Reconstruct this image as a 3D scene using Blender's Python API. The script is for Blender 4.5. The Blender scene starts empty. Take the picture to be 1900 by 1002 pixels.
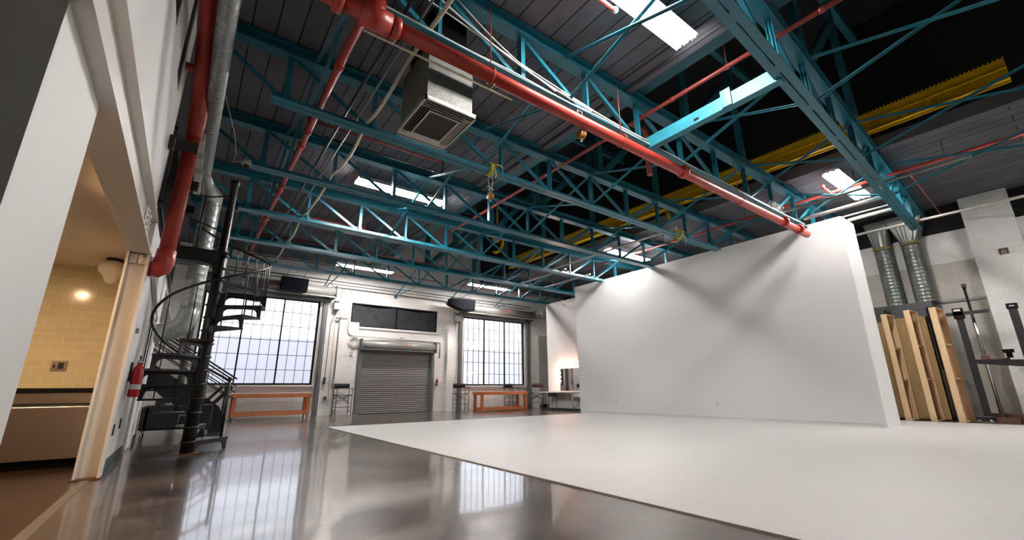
import bpy, math, random
from mathutils import Vector, Matrix
random.seed(7)
PI = math.pi
SC = bpy.context.scene
COL = SC.collection

# ------------------------------------------------------------------ materials
def lin(c):
    c = c / 255.0
    return c / 12.92 if c <= 0.04045 else ((c + 0.055) / 1.055) ** 2.4
def rgb(t): return (lin(t[0]), lin(t[1]), lin(t[2]), 1.0)

def new_mat(name):
    m = bpy.data.materials.new(name); m.use_nodes = True
    nt = m.node_tree; b = nt.nodes.get('Principled BSDF')
    return m, nt, b
def N(nt, kind, **kw):
    n = nt.nodes.new(kind)
    for k, v in kw.items():
        if k in n.inputs: n.inputs[k].default_value = v
        else: setattr(n, k, v)
    return n
def mat(name, c, rough=.5, metal=0., var=0., vscale=6., bump=0., bscale=40., c2=None, spec=.5, stretch=None):
    """plain painted / metal / wood surface: base colour, optional mottling between c and c2, optional fine bump"""
    m, nt, b = new_mat(name)
    b.inputs['Base Color'].default_value = rgb(c)
    b.inputs['Roughness'].default_value = rough
    b.inputs['Metallic'].default_value = metal
    b.inputs['Specular IOR Level'].default_value = spec
    tc = N(nt, 'ShaderNodeTexCoord')
    vec = tc.outputs['Object']
    if stretch:
        mp = N(nt, 'ShaderNodeMapping'); mp.inputs['Scale'].default_value = stretch
        nt.links.new(vec, mp.inputs['Vector']); vec = mp.outputs['Vector']
    if var or c2:
        no = N(nt, 'ShaderNodeTexNoise', Scale=vscale, Detail=5.0, Roughness=.6)
        nt.links.new(vec, no.inputs['Vector'])
        rp = N(nt, 'ShaderNodeValToRGB')
        ca = rgb(c); cb = rgb(c2) if c2 else tuple(x * (1 - var) for x in ca[:3]) + (1.,)
        rp.color_ramp.elements[0].position = .32; rp.color_ramp.elements[0].color = cb
        rp.color_ramp.elements[1].position = .68; rp.color_ramp.elements[1].color = ca
        nt.links.new(no.outputs['Fac'], rp.inputs['Fac'])
        nt.links.new(rp.outputs['Color'], b.inputs['Base Color'])
    if bump:
        n2 = N(nt, 'ShaderNodeTexNoise', Scale=bscale, Detail=3.0)
        nt.links.new(vec, n2.inputs['Vector'])
        bp = N(nt, 'ShaderNodeBump', Strength=bump, Distance=.01)
        nt.links.new(n2.outputs['Fac'], bp.inputs['Height'])
        nt.links.new(bp.outputs['Normal'], b.inputs['Normal'])
    return m
def emit(name, c, s):
    m = bpy.data.materials.new(name); m.use_nodes = True; nt = m.node_tree; nt.nodes.clear()
    e = N(nt, 'ShaderNodeEmission', Strength=s); e.inputs['Color'].default_value = rgb(c)
    o = N(nt, 'ShaderNodeOutputMaterial'); nt.links.new(e.outputs[0], o.inputs[0])
    return m
def axes_vec(nt, a, b_):
    tc = N(nt, 'ShaderNodeTexCoord'); s = N(nt, 'ShaderNodeSeparateXYZ'); c = N(nt, 'ShaderNodeCombineXYZ')
    nt.links.new(tc.outputs['Object'], s.inputs[0])
    nt.links.new(s.outputs[a], c.inputs[0]); nt.links.new(s.outputs[b_], c.inputs[1])
    return c.outputs[0]
def brick(name, a, b_, c1, c2, cm, w, h, mortar, rough, bump, grime=None, off=.5, smooth=.3, spec=.5, dist=.012):
    m, nt, b = new_mat(name)
    v = axes_vec(nt, a, b_)
    t = N(nt, 'ShaderNodeTexBrick'); t.offset = off
    t.inputs['Scale'].default_value = 1.0
    t.inputs['Brick Width'].default_value = w; t.inputs['Row Height'].default_value = h
    t.inputs['Mortar Size'].default_value = mortar; t.inputs['Mortar Smooth'].default_value = smooth
    t.inputs['Color1'].default_value = rgb(c1); t.inputs['Color2'].default_value = rgb(c2)
    t.inputs['Mortar'].default_value = rgb(cm)
    nt.links.new(v, t.inputs['Vector'])
    col = t.outputs['Color']
    if grime:
        tc = N(nt, 'ShaderNodeTexCoord')
        no = N(nt, 'ShaderNodeTexNoise', Scale=grime[1], Detail=6.0, Roughness=.65)
        nt.links.new(tc.outputs['Object'], no.inputs['Vector'])
        rp = N(nt, 'ShaderNodeValToRGB'); rp.color_ramp.elements[0].position = .35; rp.color_ramp.elements[1].position = .62
        k = 1 - grime[0]
        rp.color_ramp.elements[0].color = (k, k, k * .98, 1); rp.color_ramp.elements[1].color = (1, 1, 1, 1)
        mx = N(nt, 'ShaderNodeMix', data_type='RGBA', blend_type='MULTIPLY'); mx.inputs[0].default_value = 1
        nt.links.new(no.outputs['Fac'], rp.inputs['Fac'])
        nt.links.new(col, mx.inputs[6]); nt.links.new(rp.outputs['Color'], mx.inputs[7]); col = mx.outputs[2]
    nt.links.new(col, b.inputs['Base Color'])
    b.inputs['Roughness'].default_value = rough; b.inputs['Specular IOR Level'].default_value = spec
    iv = N(nt, 'ShaderNodeMath', operation='SUBTRACT'); iv.inputs[0].default_value = 1.
    nt.links.new(t.outputs['Fac'], iv.inputs[1])
    bp = N(nt, 'ShaderNodeBump', Strength=bump, Distance=dist)
    nt.links.new(iv.outputs[0], bp.inputs['Height']); nt.links.new(bp.outputs['Normal'], b.inputs['Normal'])
    return m

TEAL = mat('teal_steel_paint', (32, 108, 126), .3, var=.18, vscale=3., bump=.05, bscale=60)
TEAL_DK = mat('teal_steel_paint_old', (36, 100, 112), .5, var=.2, vscale=3.)
RED = mat('red_pipe_paint', (168, 52, 40), .38, var=.15, vscale=5.)
RED_DK = mat('red_oxide_pipe_paint', (140, 52, 44), .45, var=.2, vscale=5.)
YEL = mat('yellow_crane_paint', (214, 168, 16), .7, var=.15, vscale=4., spec=.2)
BLACK = mat('black_iron_paint', (22, 22, 25), .42, var=.2, vscale=8.)
BLACKM = mat('matte_black', (13, 13, 16), .8, spec=.2)
DRAPE = mat('black_drape_cloth', (44, 45, 50), .9, var=.25, vscale=2.5)
CANVAS = mat('black_canvas', (24, 23, 28), .85, bump=.2, bscale=300)
CANVAS_M = mat('maroon_canvas', (62, 36, 42), .85, bump=.2, bscale=300)
WHITE = mat('white_wall_paint', (222, 221, 219), .6, bump=.03, bscale=25, spec=.3)
CYC = mat('white_cyclorama_paint', (234, 233, 233), .55, bump=.02, bscale=30, spec=.3)
CYCF = mat('scuffed_white_floor_paint', (192, 190, 188), .5, var=.03, vscale=1.2, bump=.02, bscale=30, spec=.3)
COLUMN = mat('cream_steel_paint', (216, 212, 206), .4, bump=.03)
GREYWALL = mat('grey_wall_paint', (120, 122, 118), .7, bump=.05, bscale=30)
BASEB = mat('dark_rubber_baseboard', (58, 66, 70), .5)
GALV = mat('galvanised_steel', (172, 176, 174), .38, .55, c2=(140, 145, 142), vscale=30., bump=.04, bscale=80)
GALVD = mat('weathered_galvanised_duct', (120, 124, 120), .38, .6, c2=(92, 96, 93), vscale=30.)
GALVM = mat('dark_galvanised_sheet', (124, 124, 117), .5, .35, c2=(84, 86, 83), vscale=60.)
ALUM = mat('pale_aluminium', (178, 174, 166), .42, .5, var=.25, vscale=9.)
CHROME = mat('chrome', (205, 208, 212), .14, 1.)
STEELD = mat('grey_shutter_steel', (122, 118, 116), .5, .25, var=.1, vscale=2.)
STEELG = mat('mid_grey_guide_steel', (104, 108, 110), .5, .3)
DRUM = mat('grey_drum_sheet', (150, 151, 148), .42, .35, var=.12, vscale=3.)
CONDUIT = mat('painted_conduit', (176, 172, 165), .5)
CONDUITG = mat('dull_grey_conduit', (120, 120, 118), .45, .4)
PVC = mat('cream_flexible_conduit', (200, 190, 166), .5)
CABLE = mat('white_cable_jacket', (205, 205, 200), .5)
ROPE = mat('yellow_rope', (196, 176, 40), .8)
PULLEY = mat('varnished_wood_pulley', (178, 124, 62), .4, c2=(138, 88, 42), vscale=12)
WOODO = mat('orange_workbench_timber', (190, 116, 66), .5, c2=(150, 84, 46), vscale=5., stretch=(1, 12, 12))
PINE = mat('pale_pine_frame', (228, 196, 158), .55, c2=(214, 178, 136), vscale=5., stretch=(12, 12, 1))
LUAN = mat('tan_plywood_sheet', (176, 148, 102), .6, c2=(156, 128, 86), vscale=4., stretch=(6, 6, 1))
BROWNB = mat('brown_base_plate', (98, 66, 50), .55, var=.2)
PLASTW = mat('white_plastic', (214, 213, 208), .4)
PLASTB = mat('black_plastic', (20, 20, 22), .45)
REDEXT = mat('red_extinguisher_enamel', (176, 22, 24), .25)
SOFA = mat('black_leather', (22, 21, 24), .4, bump=.15, bscale=90)
INOX = mat('brushed_stainless', (200, 184, 172), .3, 1., var=.1, vscale=3., stretch=(1, 1, 60))
STONE = mat('black_stone_worktop', (20, 19, 20), .2)
LABELR = mat('red_stencil_paint', (196, 92, 80), .6)
DECKM = None
OUTB = mat('pale_render_outside', (228, 225, 231), .9)
OUTG = mat('outside_asphalt', (120, 120, 120), .9)
OPAL = mat('opal_glass', (235, 225, 210), .25)
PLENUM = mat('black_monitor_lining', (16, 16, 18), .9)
TUBE = emit('fluorescent_tube_glow', (255, 250, 246), 88)
TUBE2 = emit('older_fluorescent_tube_glow', (255, 248, 244), 66)
BULB = emit('warm_bulb_glow', (255, 196, 170), 36)
DOWNL = emit('warm_downlight_glow', (255, 210, 164), 430)

# --- polished concrete
def concrete():
    m, nt, b = new_mat('polished_concrete')
    tc = N(nt, 'ShaderNodeTexCoord')
    n1 = N(nt, 'ShaderNodeTexNoise', Scale=.8, Detail=7.0, Roughness=.62, Distortion=.5)
    nt.links.new(tc.outputs['Object'], n1.inputs['Vector'])
    rp = N(nt, 'ShaderNodeValToRGB')
    rp.color_ramp.elements[0].position = .38; rp.color_ramp.elements[0].color = rgb((46, 40, 37))
    rp.color_ramp.elements[1].position = .66; rp.color_ramp.elements[1].color = rgb((106, 94, 85))
    nt.links.new(n1.outputs['Fac'], rp.inputs['Fac'])
    n2 = N(nt, 'ShaderNodeTexNoise', Scale=7., Detail=8.0, Roughness=.7)
    nt.links.new(tc.outputs['Object'], n2.inputs['Vector'])
    r2 = N(nt, 'ShaderNodeValToRGB'); r2.color_ramp.elements[0].position = .3; r2.color_ramp.elements[0].color = (.72, .72, .72, 1)
    r2.color_ramp.elements[1].position = .7; r2.color_ramp.elements[1].color = (1.05, 1.05, 1.05, 1)
    nt.links.new(n2.outputs['Fac'], r2.inputs['Fac'])
    mx = N(nt, 'ShaderNodeMix', data_type='RGBA', blend_type='MULTIPLY'); mx.inputs[0].default_value = 1
    nt.links.new(rp.outputs['Color'], mx.inputs[6]); nt.links.new(r2.outputs['Color'], mx.inputs[7])
    nt.links.new(mx.outputs[2], b.inputs['Base Color'])
    rr = N(nt, 'ShaderNodeMapRange'); rr.inputs['To Min'].default_value = .22; rr.inputs['To Max'].default_value = .4
    b.inputs['Coat Weight'].default_value = .68; b.inputs['Coat Roughness'].default_value = .06
    nt.links.new(n1.outputs['Fac'], rr.inputs['Value']); nt.links.new(rr.outputs[0], b.inputs['Roughness'])
    n3 = N(nt, 'ShaderNodeTexNoise', Scale=1.6, Detail=2.0)
    nt.links.new(tc.outputs['Object'], n3.inputs['Vector'])
    bp = N(nt, 'ShaderNodeBump', Strength=.07, Distance=.02)
    nt.links.new(n3.outputs['Fac'], bp.inputs['Height']); nt.links.new(bp.outputs['Normal'], b.inputs['Normal']); nt.links.new(bp.outputs['Normal'], b.inputs['Coat Normal'])
    b.inputs['Specular IOR Level'].default_value = .32
    return m
CONC = concrete()
BRICKB = brick('white_painted_brick', 0, 2, (236, 232, 229), (229, 225, 222), (206, 202, 199), .22, .075, .009, .6, .35, (.10, 1.1), spec=.3)
BRICKR = brick('white_painted_brick_side', 1, 2, (218, 218, 216), (213, 213, 211), (206, 206, 204), .2, .068, .006, .6, .2, (.10, 1.1), spec=.3)
BRICKG = brick('grey_painted_brick_side', 1, 2, (184, 181, 174), (180, 177, 170), (173, 170, 163), .2, .068, .006, .6, .2, (.10, .9), spec=.3)
TILE = brick('glazed_kitchen_tile', 0, 2, (232, 222, 184), (224, 213, 175), (244, 236, 206), .215, .108, .004, .12, .5, None, smooth=.1, dist=.004)
DECKM = brick('dark_roof_plank', 1, 0, (102, 103, 110), (88, 89, 96), (22, 22, 24), 30., .285, .010, .85, .5, (.25, 1.6), off=.3, smooth=.1)

def glass_mat():
    m = bpy.data.materials.new('window_glass'); m.use_nodes = True; nt = m.node_tree; nt.nodes.clear()
    t = N(nt, 'ShaderNodeBsdfTransparent'); t.inputs[0].default_value = (.95, .95, .97, 1)
    g = N(nt, 'ShaderNodeBsdfGlossy', Roughness=.05)
    mx = N(nt, 'ShaderNodeMixShader'); mx.inputs[0].default_value = .06
    o = N(nt, 'ShaderNodeOutputMaterial')
    nt.links.new(t.outputs[0], mx.inputs[1]); nt.links.new(g.outputs[0], mx.inputs[2]); nt.links.new(mx.outputs[0], o.inputs[0])
    return m
GLASS = glass_mat()
MIRROR = mat('mirror_glass', (200, 200, 198), .04, 1.)

# ------------------------------------------------------------------ mesh builder
class MB:
    def __init__(s, off=(0, 0, 0)):
        s.v = []; s.f = []; s.sm = []; s.o = Vector(off)
    def add(s, vs, fs, smooth=False):
        n = len(s.v)
        s.v += [tuple(Vector(p) - s.o) for p in vs]
        for f in fs: s.f.append(tuple(i + n for i in f)); s.sm.append(smooth)
        return s
    def box(s, x0, x1, y0, y1, z0, z1):
        vs = [(x, y, z) for x in (x0, x1) for y in (y0, y1) for z in (z0, z1)]
        return s.add(vs, [(0, 1, 3, 2), (4, 6, 7, 5), (0, 4, 5, 1), (2, 3, 7, 6), (0, 2, 6, 4), (1, 5, 7, 3)])
    def beam(s, p, q, w, h, up=(0, 0, 1)):
        """rectangular bar from p to q, w across, h along up"""
        p, q = Vector(p), Vector(q); d = (q - p).normalized(); up = Vector(up)
        if abs(d.dot(up)) > .98: up = Vector((1, 0, 0)) if abs(d.x) < .9 else Vector((0, 1, 0))
        r = d.cross(up).normalized(); u = r.cross(d).normalized()
        vs = [c + r * a * w / 2 + u * b * h / 2 for c in (p, q) for a, b in ((-1, -1), (1, -1), (1, 1), (-1, 1))]
        return s.add(vs, [(3, 2, 1, 0), (4, 5, 6, 7), (0, 1, 5, 4), (1, 2, 6, 5), (2, 3, 7, 6), (3, 0, 4, 7)])
    def tube(s, pts, r, n=10, cap=True):
        pts = [Vector(p) for p in pts]; m = len(pts); prev = None; vs = []
        for i, p in enumerate(pts):
            d = (pts[min(i + 1, m - 1)] - pts[max(i - 1, 0)]).normalized()
            if prev is None:
                a = Vector((0, 0, 1)) if abs(d.z) < .9 else Vector((1, 0, 0))
                u = d.cross(a).normalized()
            else:
                u = (prev - d * prev.dot(d)).normalized()
            prev = u; w = d.cross(u)
            rr = r[i] if isinstance(r, (list, tuple)) else r
            vs += [p + (u * math.cos(2 * PI * k / n) + w * math.sin(2 * PI * k / n)) * rr for k in range(n)]
        fs = [(i * n + k, i * n + (k + 1) % n, (i + 1) * n + (k + 1) % n, (i + 1) * n + k) for i in range(m - 1) for k in range(n)]
        s.add(vs, fs, True)
        if cap:
            s.add(vs[:n], [tuple(range(n))[::-1]]); s.add(vs[-n:], [tuple(range(n))])
        return s
    def lathe(s, c, prof, n=20, ax='z'):
        c = Vector(c); vs = []
        for r, h in prof:
            for k in range(n):
                a = 2 * PI * k / n
                if ax == 'z': vs.append(c + Vector((r * math.cos(a), r * math.sin(a), h)))
                elif ax == 'x': vs.append(c + Vector((h, r * math.cos(a), r * math.sin(a))))
                else: vs.append(c + Vector((r * math.cos(a), h, r * math.sin(a))))
        m = len(prof)
        fs = [(i * n + k, i * n + (k + 1) % n, (i + 1) * n + (k + 1) % n, (i + 1) * n + k) for i in range(m - 1) for k in range(n)]
        s.add(vs, fs, True)
        if prof[0][0] > 1e-4: s.add(vs[:n], [tuple(range(n))])
        if prof[-1][0] > 1e-4: s.add(vs[-n:], [tuple(range(n))])
        return s
    def prism(s, poly, ext, smooth=False):
        """poly: planar loop of 3D points, ext: extrusion vector"""
        e = Vector(ext); n = len(poly); vs = [Vector(p) for p in poly] + [Vector(p) + e for p in poly]
        s.add(vs, [(k, (k + 1) % n, n + (k + 1) % n, n + k) for k in range(n)], smooth)
        s.add(vs, [tuple(range(n))[::-1], tuple(range(n, 2 * n))])
        return s
    def sphere(s, c, r, n=14, m=9, sz=1.):
        prof = [(max(r * math.sin(PI * i / m), 1e-5), -r * sz * math.cos(PI * i / m)) for i in range(m + 1)]
        return s.lathe(c, prof, n)

def obj(name, mb, m, parent=None, label=None, fix=True):
    me = bpy.data.meshes.new(name); me.from_pydata(mb.v, [], mb.f)
    me.polygons.foreach_set('use_smooth', mb.sm)
    me.validate(); me.update()
    if fix:
        import bmesh
        b = bmesh.new(); b.from_mesh(me); bmesh.ops.remove_doubles(b, verts=b.verts, dist=1e-5)
        bmesh.ops.recalc_face_normals(b, faces=b.faces); b.to_mesh(me); b.free()
    me.materials.append(m)
    o = bpy.data.objects.new(name, me); COL.objects.link(o)
    if parent: o.parent = parent
    if label: o['label'] = label
    return o
def bevel(o, w=.01, seg=2):
    md = o.modifiers.new('bevel', 'BEVEL'); md.width = w; md.segments = seg; md.limit_method = 'ANGLE'
    return o
def tag(o, label, cat, group=None):
    o['label'] = label; o['category'] = cat
    if group: o['group'] = group
    return o
def thing(name, label, cat, loc=(0, 0, 0), rotz=0., group=None):
    o = bpy.data.objects.new(name, None); COL.objects.link(o); o.empty_display_size = .1
    o.location = loc; o.rotation_euler = (0, 0, rotz)
    return tag(o, label, cat, group)
def struct(name, mb, m, parent=None):
    o = obj(name, mb, m, parent)
    if not parent: o['kind'] = 'structure'
    return o
def struct_root(name, loc=(0, 0, 0)):
    o = bpy.data.objects.new(name, None); COL.objects.link(o); o.location = loc; o['kind'] = 'structure'; o.empty_display_size = .1
    return o
def dup(root, loc, rotz, label, group=None):
    r = root.copy(); COL.objects.link(r); r.location = loc; r.rotation_euler = (0, 0, rotz); r['label'] = label
    if group: r['group'] = group
    for ch in root.children:
        c = ch.copy(); COL.objects.link(c); c.parent = r
        for g in ch.children:
            d = g.copy(); COL.objects.link(d); d.parent = c
    return r
def arc(c, r, a0, a1, n, plane='xz'):
    out = []
    for i in range(n + 1):
        a = a0 + (a1 - a0) * i / n; u, w = r * math.cos(a), r * math.sin(a)
        out.append({'xz': (c[0] + u, c[1], c[2] + w), 'xy': (c[0] + u, c[1] + w, c[2]), 'yz': (c[0], c[1] + u, c[2] + w)}[plane])
    return out
def lettering(parent, text, loc, size, m, rot):
    cu = bpy.data.curves.new('lettering', 'FONT'); cu.body = text; cu.size = size; cu.extrude = .002
    cu.align_x = 'CENTER'; cu.align_y = 'CENTER'
    t = bpy.data.objects.new('lettering_curve', cu); COL.objects.link(t)
    bpy.context.view_layer.update()
    me = bpy.data.meshes.new_from_object(t.evaluated_get(bpy.context.evaluated_depsgraph_get()))
    bpy.data.objects.remove(t); me.materials.clear(); me.materials.append(m)
    o = bpy.data.objects.new('lettering', me); COL.objects.link(o); o.parent = parent
    o.location = loc; o.rotation_euler = rot; o['label'] = 'faded red lettering'
    return o
ORD = ['first', 'second', 'third', 'fourth', 'fifth', 'sixth', 'seventh', 'eighth', 'ninth']

# ------------------------------------------------------------------ camera
cam_d = bpy.data.cameras.new('camera'); cam = bpy.data.objects.new('camera', cam_d); COL.objects.link(cam)
F, YAW, PITCH, ROLL = 795.886, 0.63918096, 0.2722381, -0.00880175
cam_d.sensor_fit = 'HORIZONTAL'; cam_d.sensor_width = 36.; cam_d.lens = 36. * F / 1900.
cam_d.clip_start = .02; cam_d.clip_end = 200
cy, sy, cp, sp, cr, sr = math.cos(YAW), math.sin(YAW), math.cos(PITCH), math.sin(PITCH), math.cos(ROLL), math.sin(ROLL)
fw = Vector((sy * cp, cy * cp, sp)); r0 = Vector((cy, -sy, 0)); u0 = r0.cross(fw)
rt = r0 * cr + u0 * sr; upv = u0 * cr - r0 * sr
cam.matrix_world = Matrix(((rt.x, upv.x, -fw.x, 0), (rt.y, upv.y, -fw.y, 0), (rt.z, upv.z, -fw.z, .85), (0, 0, 0, 1)))
SC.camera = cam

# ------------------------------------------------------------------ setting
XL, XR, YB, YF, ZR = -.58, 16.3, 17.2, -6.0, 5.65     # left wall, right wall, back wall, front wall, roof deck
W1 = (.1, 3.72, 1.08, 4.15); W2 = (9.98, 13.52, 1.05, 4.15); W3 = (4.88, 8.62, 3.3, 4.24); D1 = (5.42, 8.36, 0., 2.5)
struct('floor', MB().box(-4.5, XR + .3, YF, YB + .4, -.2, 0), CONC)

def wall_with_holes(x0, x1, z0, z1, holes, y0, y1):
    mb = MB(); xs = sorted({x0, x1} | {h[0] for h in holes} | {h[1] for h in holes})
    for a, b in zip(xs[:-1], xs[1:]):
        hs = sorted([h for h in holes if h[0] < (a + b) / 2 < h[1]], key=lambda h: h[2]); z = z0
        for h in hs:
            if h[2] > z + 1e-4: mb.box(a, b, y0, y1, z, h[2])
            z = h[3]
        if z < z1: mb.box(a, b, y0, y1, z, z1)
    return mb
struct('wall_back', wall_with_holes(-4.5, XR + .3, 0, 9.6, [W1, W2, W3, D1], YB, YB + .3), BRICKB)
struct('wall_front', MB().box(-4.5, XR + .3, YF - .2, YF, 0, 9.6), GREYWALL)
# right wall: brick, upper band white, lower band greyer, with a white brick pier
mb = MB().box(XR, XR + .3, YF, YB, 0, 4.1); struct('wall_right', mb, BRICKG)
mb = MB().box(XR, XR + .3, YF, YB, 4.1, 4.95); struct('wall_right_band', mb, BRICKR)
mb = MB().box(XR, XR + .3, YF, YB, 4.95, 9.6); struct('wall_right_upper', mb, PLENUM)
struct('trim_1', MB().box(XR - .25, XR + .05, .52, 1.40, 0, ZR + .12), BRICKR)
struct('trim_2', MB().box(XR - .05, XR + .02, 1.4, 9., 3.02, 3.08), CONDUITG)
# left side: upper white wall with two tall dark slots, mezzanine gap, lower wall past the column
mb = MB()
for y0, y1, z0, z1 in ((YF, 4.2, 2.95, ZR), (4.2, 4.55, 2.95, 4.22), (4.55, 5.33, 2.95, ZR), (5.33, 5.75, 2.95, 4.24), (5.75, 6.22, 2.95, ZR)):
    mb.box(XL - .2, XL, y0, y1, z0, z1)
struct('wall_left_upper', mb, WHITE)
struct('window_4', MB().box(XL - .1, XL - .012, 4.19, 4.56, 4.21, ZR), PLENUM); struct('window_5', MB().box(XL - .1, XL - .012, 5.32, 5.76, 4.23, ZR), PLENUM)
struct('trim_4', MB().box(XL - .05, XL + .012, YF, 6.22, 2.905, 2.955), WHITE)
mb = MB().box(XL - .2, XL, 6.6, 11.0, 0, 2.93); struct('wall_left', mb, WHITE)
struct('wall_left_far', MB().box(-3.2, -1.7, 11.0, 11.2, 0, ZR).box(-1.9, -1.7, 11.2, YB, 0, ZR), WHITE)
struct('trim_5', MB().box(-3.2, XL - .01, 6.25, 17., 2.93, 2.97), WHITE)                 # mezzanine slab edge
struct('wall_left_mezzanine', MB().box(-3.2, -3.0, 3., 11.1, 2.97, ZR).box(-3.0, -1.5, 6.0, 6.15, 2.97, ZR), mat('beige_wall_paint', (176, 170, 156), .7))
struct('baseboard_left', MB().box(XL, XL + .012, 6.62, 8.62, .0, .13).box(XL, XL + .012, 9.75, 11.0, 0, .13), BASEB)
struct('trim_12', MB().box(-.69, -.62, 3.08, 6.38, 0, .004), mat('floor_joint_filler', (92, 82, 72), .5))
# pier left of the kitchen opening
struct('wall_left_pier', MB().box(-1.15, -.63, 2.24, 3.08, 0, 2.43), WHITE)
struct('wall_left_outer', MB().box(-4.7, -4.5, YF - .2, YB + .3, 0, 9.6), GREYWALL)
struct('wall_left_near', MB().box(-4.5, -1.15, 2.0, 2.3, 0, 2.6), GREYWALL)
# kitchen shell
struct('floor_kitchen', MB().box(-4.3, -.69, 2.3, 8.25, -.02, .003), mat('sealed_dark_concrete', (58, 44, 36), .22, var=.3, vscale=1.5))
struct('wall_kitchen_back', MB().box(-4.5, XL - .21, 8.25, 8.4, 0, 2.6), TILE)
struct('wall_kitchen_left', MB().box(-4.5, -4.3, 2.3, 8.25, 0, 2.6), WHITE)
struct('ceiling_kitchen', MB().box(-4.5, -.77, 2.3, 8.4, 2.56, 2.66), mat('kitchen_ceiling_paint', (226, 214, 198), .7))
# steel beam over the opening (I section lying along Y) and the column under it
b = thing('steel_beam', 'long white painted steel beam above the kitchen opening, resting on the column', 'beam', (-.66, 3., 2.43))
mbo = b.location
obj('lower_flange', MB(mbo).box(-.765, -.55, YF, 6.62, 2.43, 2.458), COLUMN, b)
obj('web', MB(mbo).box(-.67, -.635, YF, 6.62, 2.458, 2.88), COLUMN, b)
obj('upper_flange', MB(mbo).box(-.765, -.562, YF, 6.62, 2.88, 2.905), COLUMN, b)
pl = obj('splice_plate', MB(mbo).box(-.634, -.615, 5.9, 6.3, 2.47, 2.87), COLUMN, b)
mb = MB(mbo)
for k in range(5):
    for j in range(2): mb.lathe((-.615, 6.0 + .2 * j, 2.53 + .07 * k), [(.001, .02), (.022, .02), (.024, 0.)], 10, 'x')
obj('bolt_heads', mb, COLUMN, b)
c = thing('steel_column', 'cream steel column at the right edge of the kitchen opening', 'column', (-.65, 6.5, 0))
mbo = c.location
obj('flange', MB(mbo).box(-.575, -.55, 6.4, 6.6, 0, 2.43), COLUMN, c)
obj('flange', MB(mbo).box(-.755, -.735, 6.4, 6.6, 0, 2.43), COLUMN, c)
obj('web', MB(mbo).box(-.735, -.575, 6.49, 6.51, 0, 2.43), COLUMN, c)
obj('base_plate', MB(mbo).box(-.77, -.54, 6.38, 6.62, 0, .015), BROWNB, c)
cc = obj('beam_clip', MB(mbo).box(-.73, -.66, 6.44, 6.485, 2.31, 2.42).box(-.65, -.58, 6.44, 6.485, 2.31, 2.42), COLUMN, c)
mb = MB(mbo)
for xx in (-.7, -.615):
    for zz in (2.34, 2.39): mb.lathe((xx, 6.44, zz), [(.001, -.014), (.016, -.014), (.017, 0)], 10, 'y')
obj('bolt_heads', mb, COLUMN, cc)

# roof: left deck, right deck, dark raised monitor between
MX0, MX1, MZ = 5.25, 10.85, 8.6
struct('ceiling', MB().box(-4.5, MX0, YF, YB, ZR, ZR + .15), DECKM)
struct('ceiling_right', MB().box(MX1, XR + .3, YF, YB, ZR + .06, ZR + .21), DECKM)
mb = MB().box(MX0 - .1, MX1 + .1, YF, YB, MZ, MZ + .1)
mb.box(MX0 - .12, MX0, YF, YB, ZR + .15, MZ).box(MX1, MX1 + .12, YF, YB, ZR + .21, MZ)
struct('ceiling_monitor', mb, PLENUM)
struct('trim_6', MB().box(MX0 - .14, MX0 - .0, YF, YB, ZR - .07, ZR).box(MX0 - .32, MX0 - .16, YF, YB, ZR - .03, ZR), DECKM)
struct('trim_7', MB().box(MX1, MX1 + .14, YF, YB, ZR - .05, ZR + .06), DECKM)
struct('trim_8', MB().box(MX0, MX0 + .35, YF, YB, ZR + .05, ZR + .4), TEAL_DK)     # teal valance under the monitor curb

# ------------------------------------------------------------------ windows, shutters, door
def window(idx, w):
    x0, x1, z0, z1 = w; r = struct_root('window_%d' % idx, ((x0 + x1) / 2, YB, z0)); o = r.location
    yf = YB + .06
    mb = MB(o); t = .06
    mb.box(x0, x0 + t, yf, yf + .08, z0, z1).box(x1 - t, x1, yf, yf + .08, z0, z1)
    mb.box(x0, x1, yf, yf + .08, z0, z0 + t).box(x0, x1, yf, yf + .08, z1 - t, z1)
    obj('window_frame', mb, BLACKM, r)
    pw = (x1 - x0) / 3
    for k in (1, 2):
        obj('mullion', MB(o).box(x0 + k * pw - .022, x0 + k * pw + .022, yf, yf + .07, z0 + t, z1 - t), BLACKM, r)
    mb = MB(o)
    for k in range(12):
        if k % 4: mb.box(x0 + k * pw / 4 - .007, x0 + k * pw / 4 + .007, yf + .02, yf + .05, z0 + t, z1 - t)
    for k in range(1, 6):
        z = z0 + (z1 - z0) * k / 6; mb.box(x0 + t, x1 - t, yf + .018, yf + .052, z - .008, z + .008)
    obj('glazing_bars', mb, BLACKM, r)
    obj('window_pane', MB(o).box(x0 + t, x1 - t, yf + .034, yf + .038, z0 + t, z1 - t), GLASS, r)
    obj('window_sill', MB(o).box(x0 - .05, x1 + .05, YB - .07, YB + .06, z0 - .06, z0), WHITE, r)
    # daylight guide for the sampler: an empty portal filling the opening
    ld = bpy.data.lights.new('window_portal', 'AREA'); ld.shape = 'RECTANGLE'; ld.size = x1 - x0; ld.size_y = z1 - z0
    ld.cycles.is_portal = True
    lo = bpy.data.objects.new('window_portal', ld); COL.objects.link(lo)
    lo.location = ((x0 + x1) / 2, YB + .2, (z0 + z1) / 2); lo.rotation_euler = (PI / 2, 0, PI)
    lo.rotation_euler = (-PI / 2, 0, 0)
    return r
window(1, W1); window(2, W2)
r = struct_root('window_3', ((W3[0] + W3[1]) / 2, YB, W3[2])); o = r.location
x0, x1, z0, z1 = W3
mb = MB(o).box(x0, x1, YB + .03, YB + .12, z0, z0 + .05).box(x0, x1, YB + .03, YB + .12, z1 - .05, z1)
for xx in (x0, (x0 + x1) / 2 - .02, x1 - .05): mb.box(xx, xx + .05, YB + .03, YB + .12, z0, z1)
obj('window_frame', mb, BLACKM, r)
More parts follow.
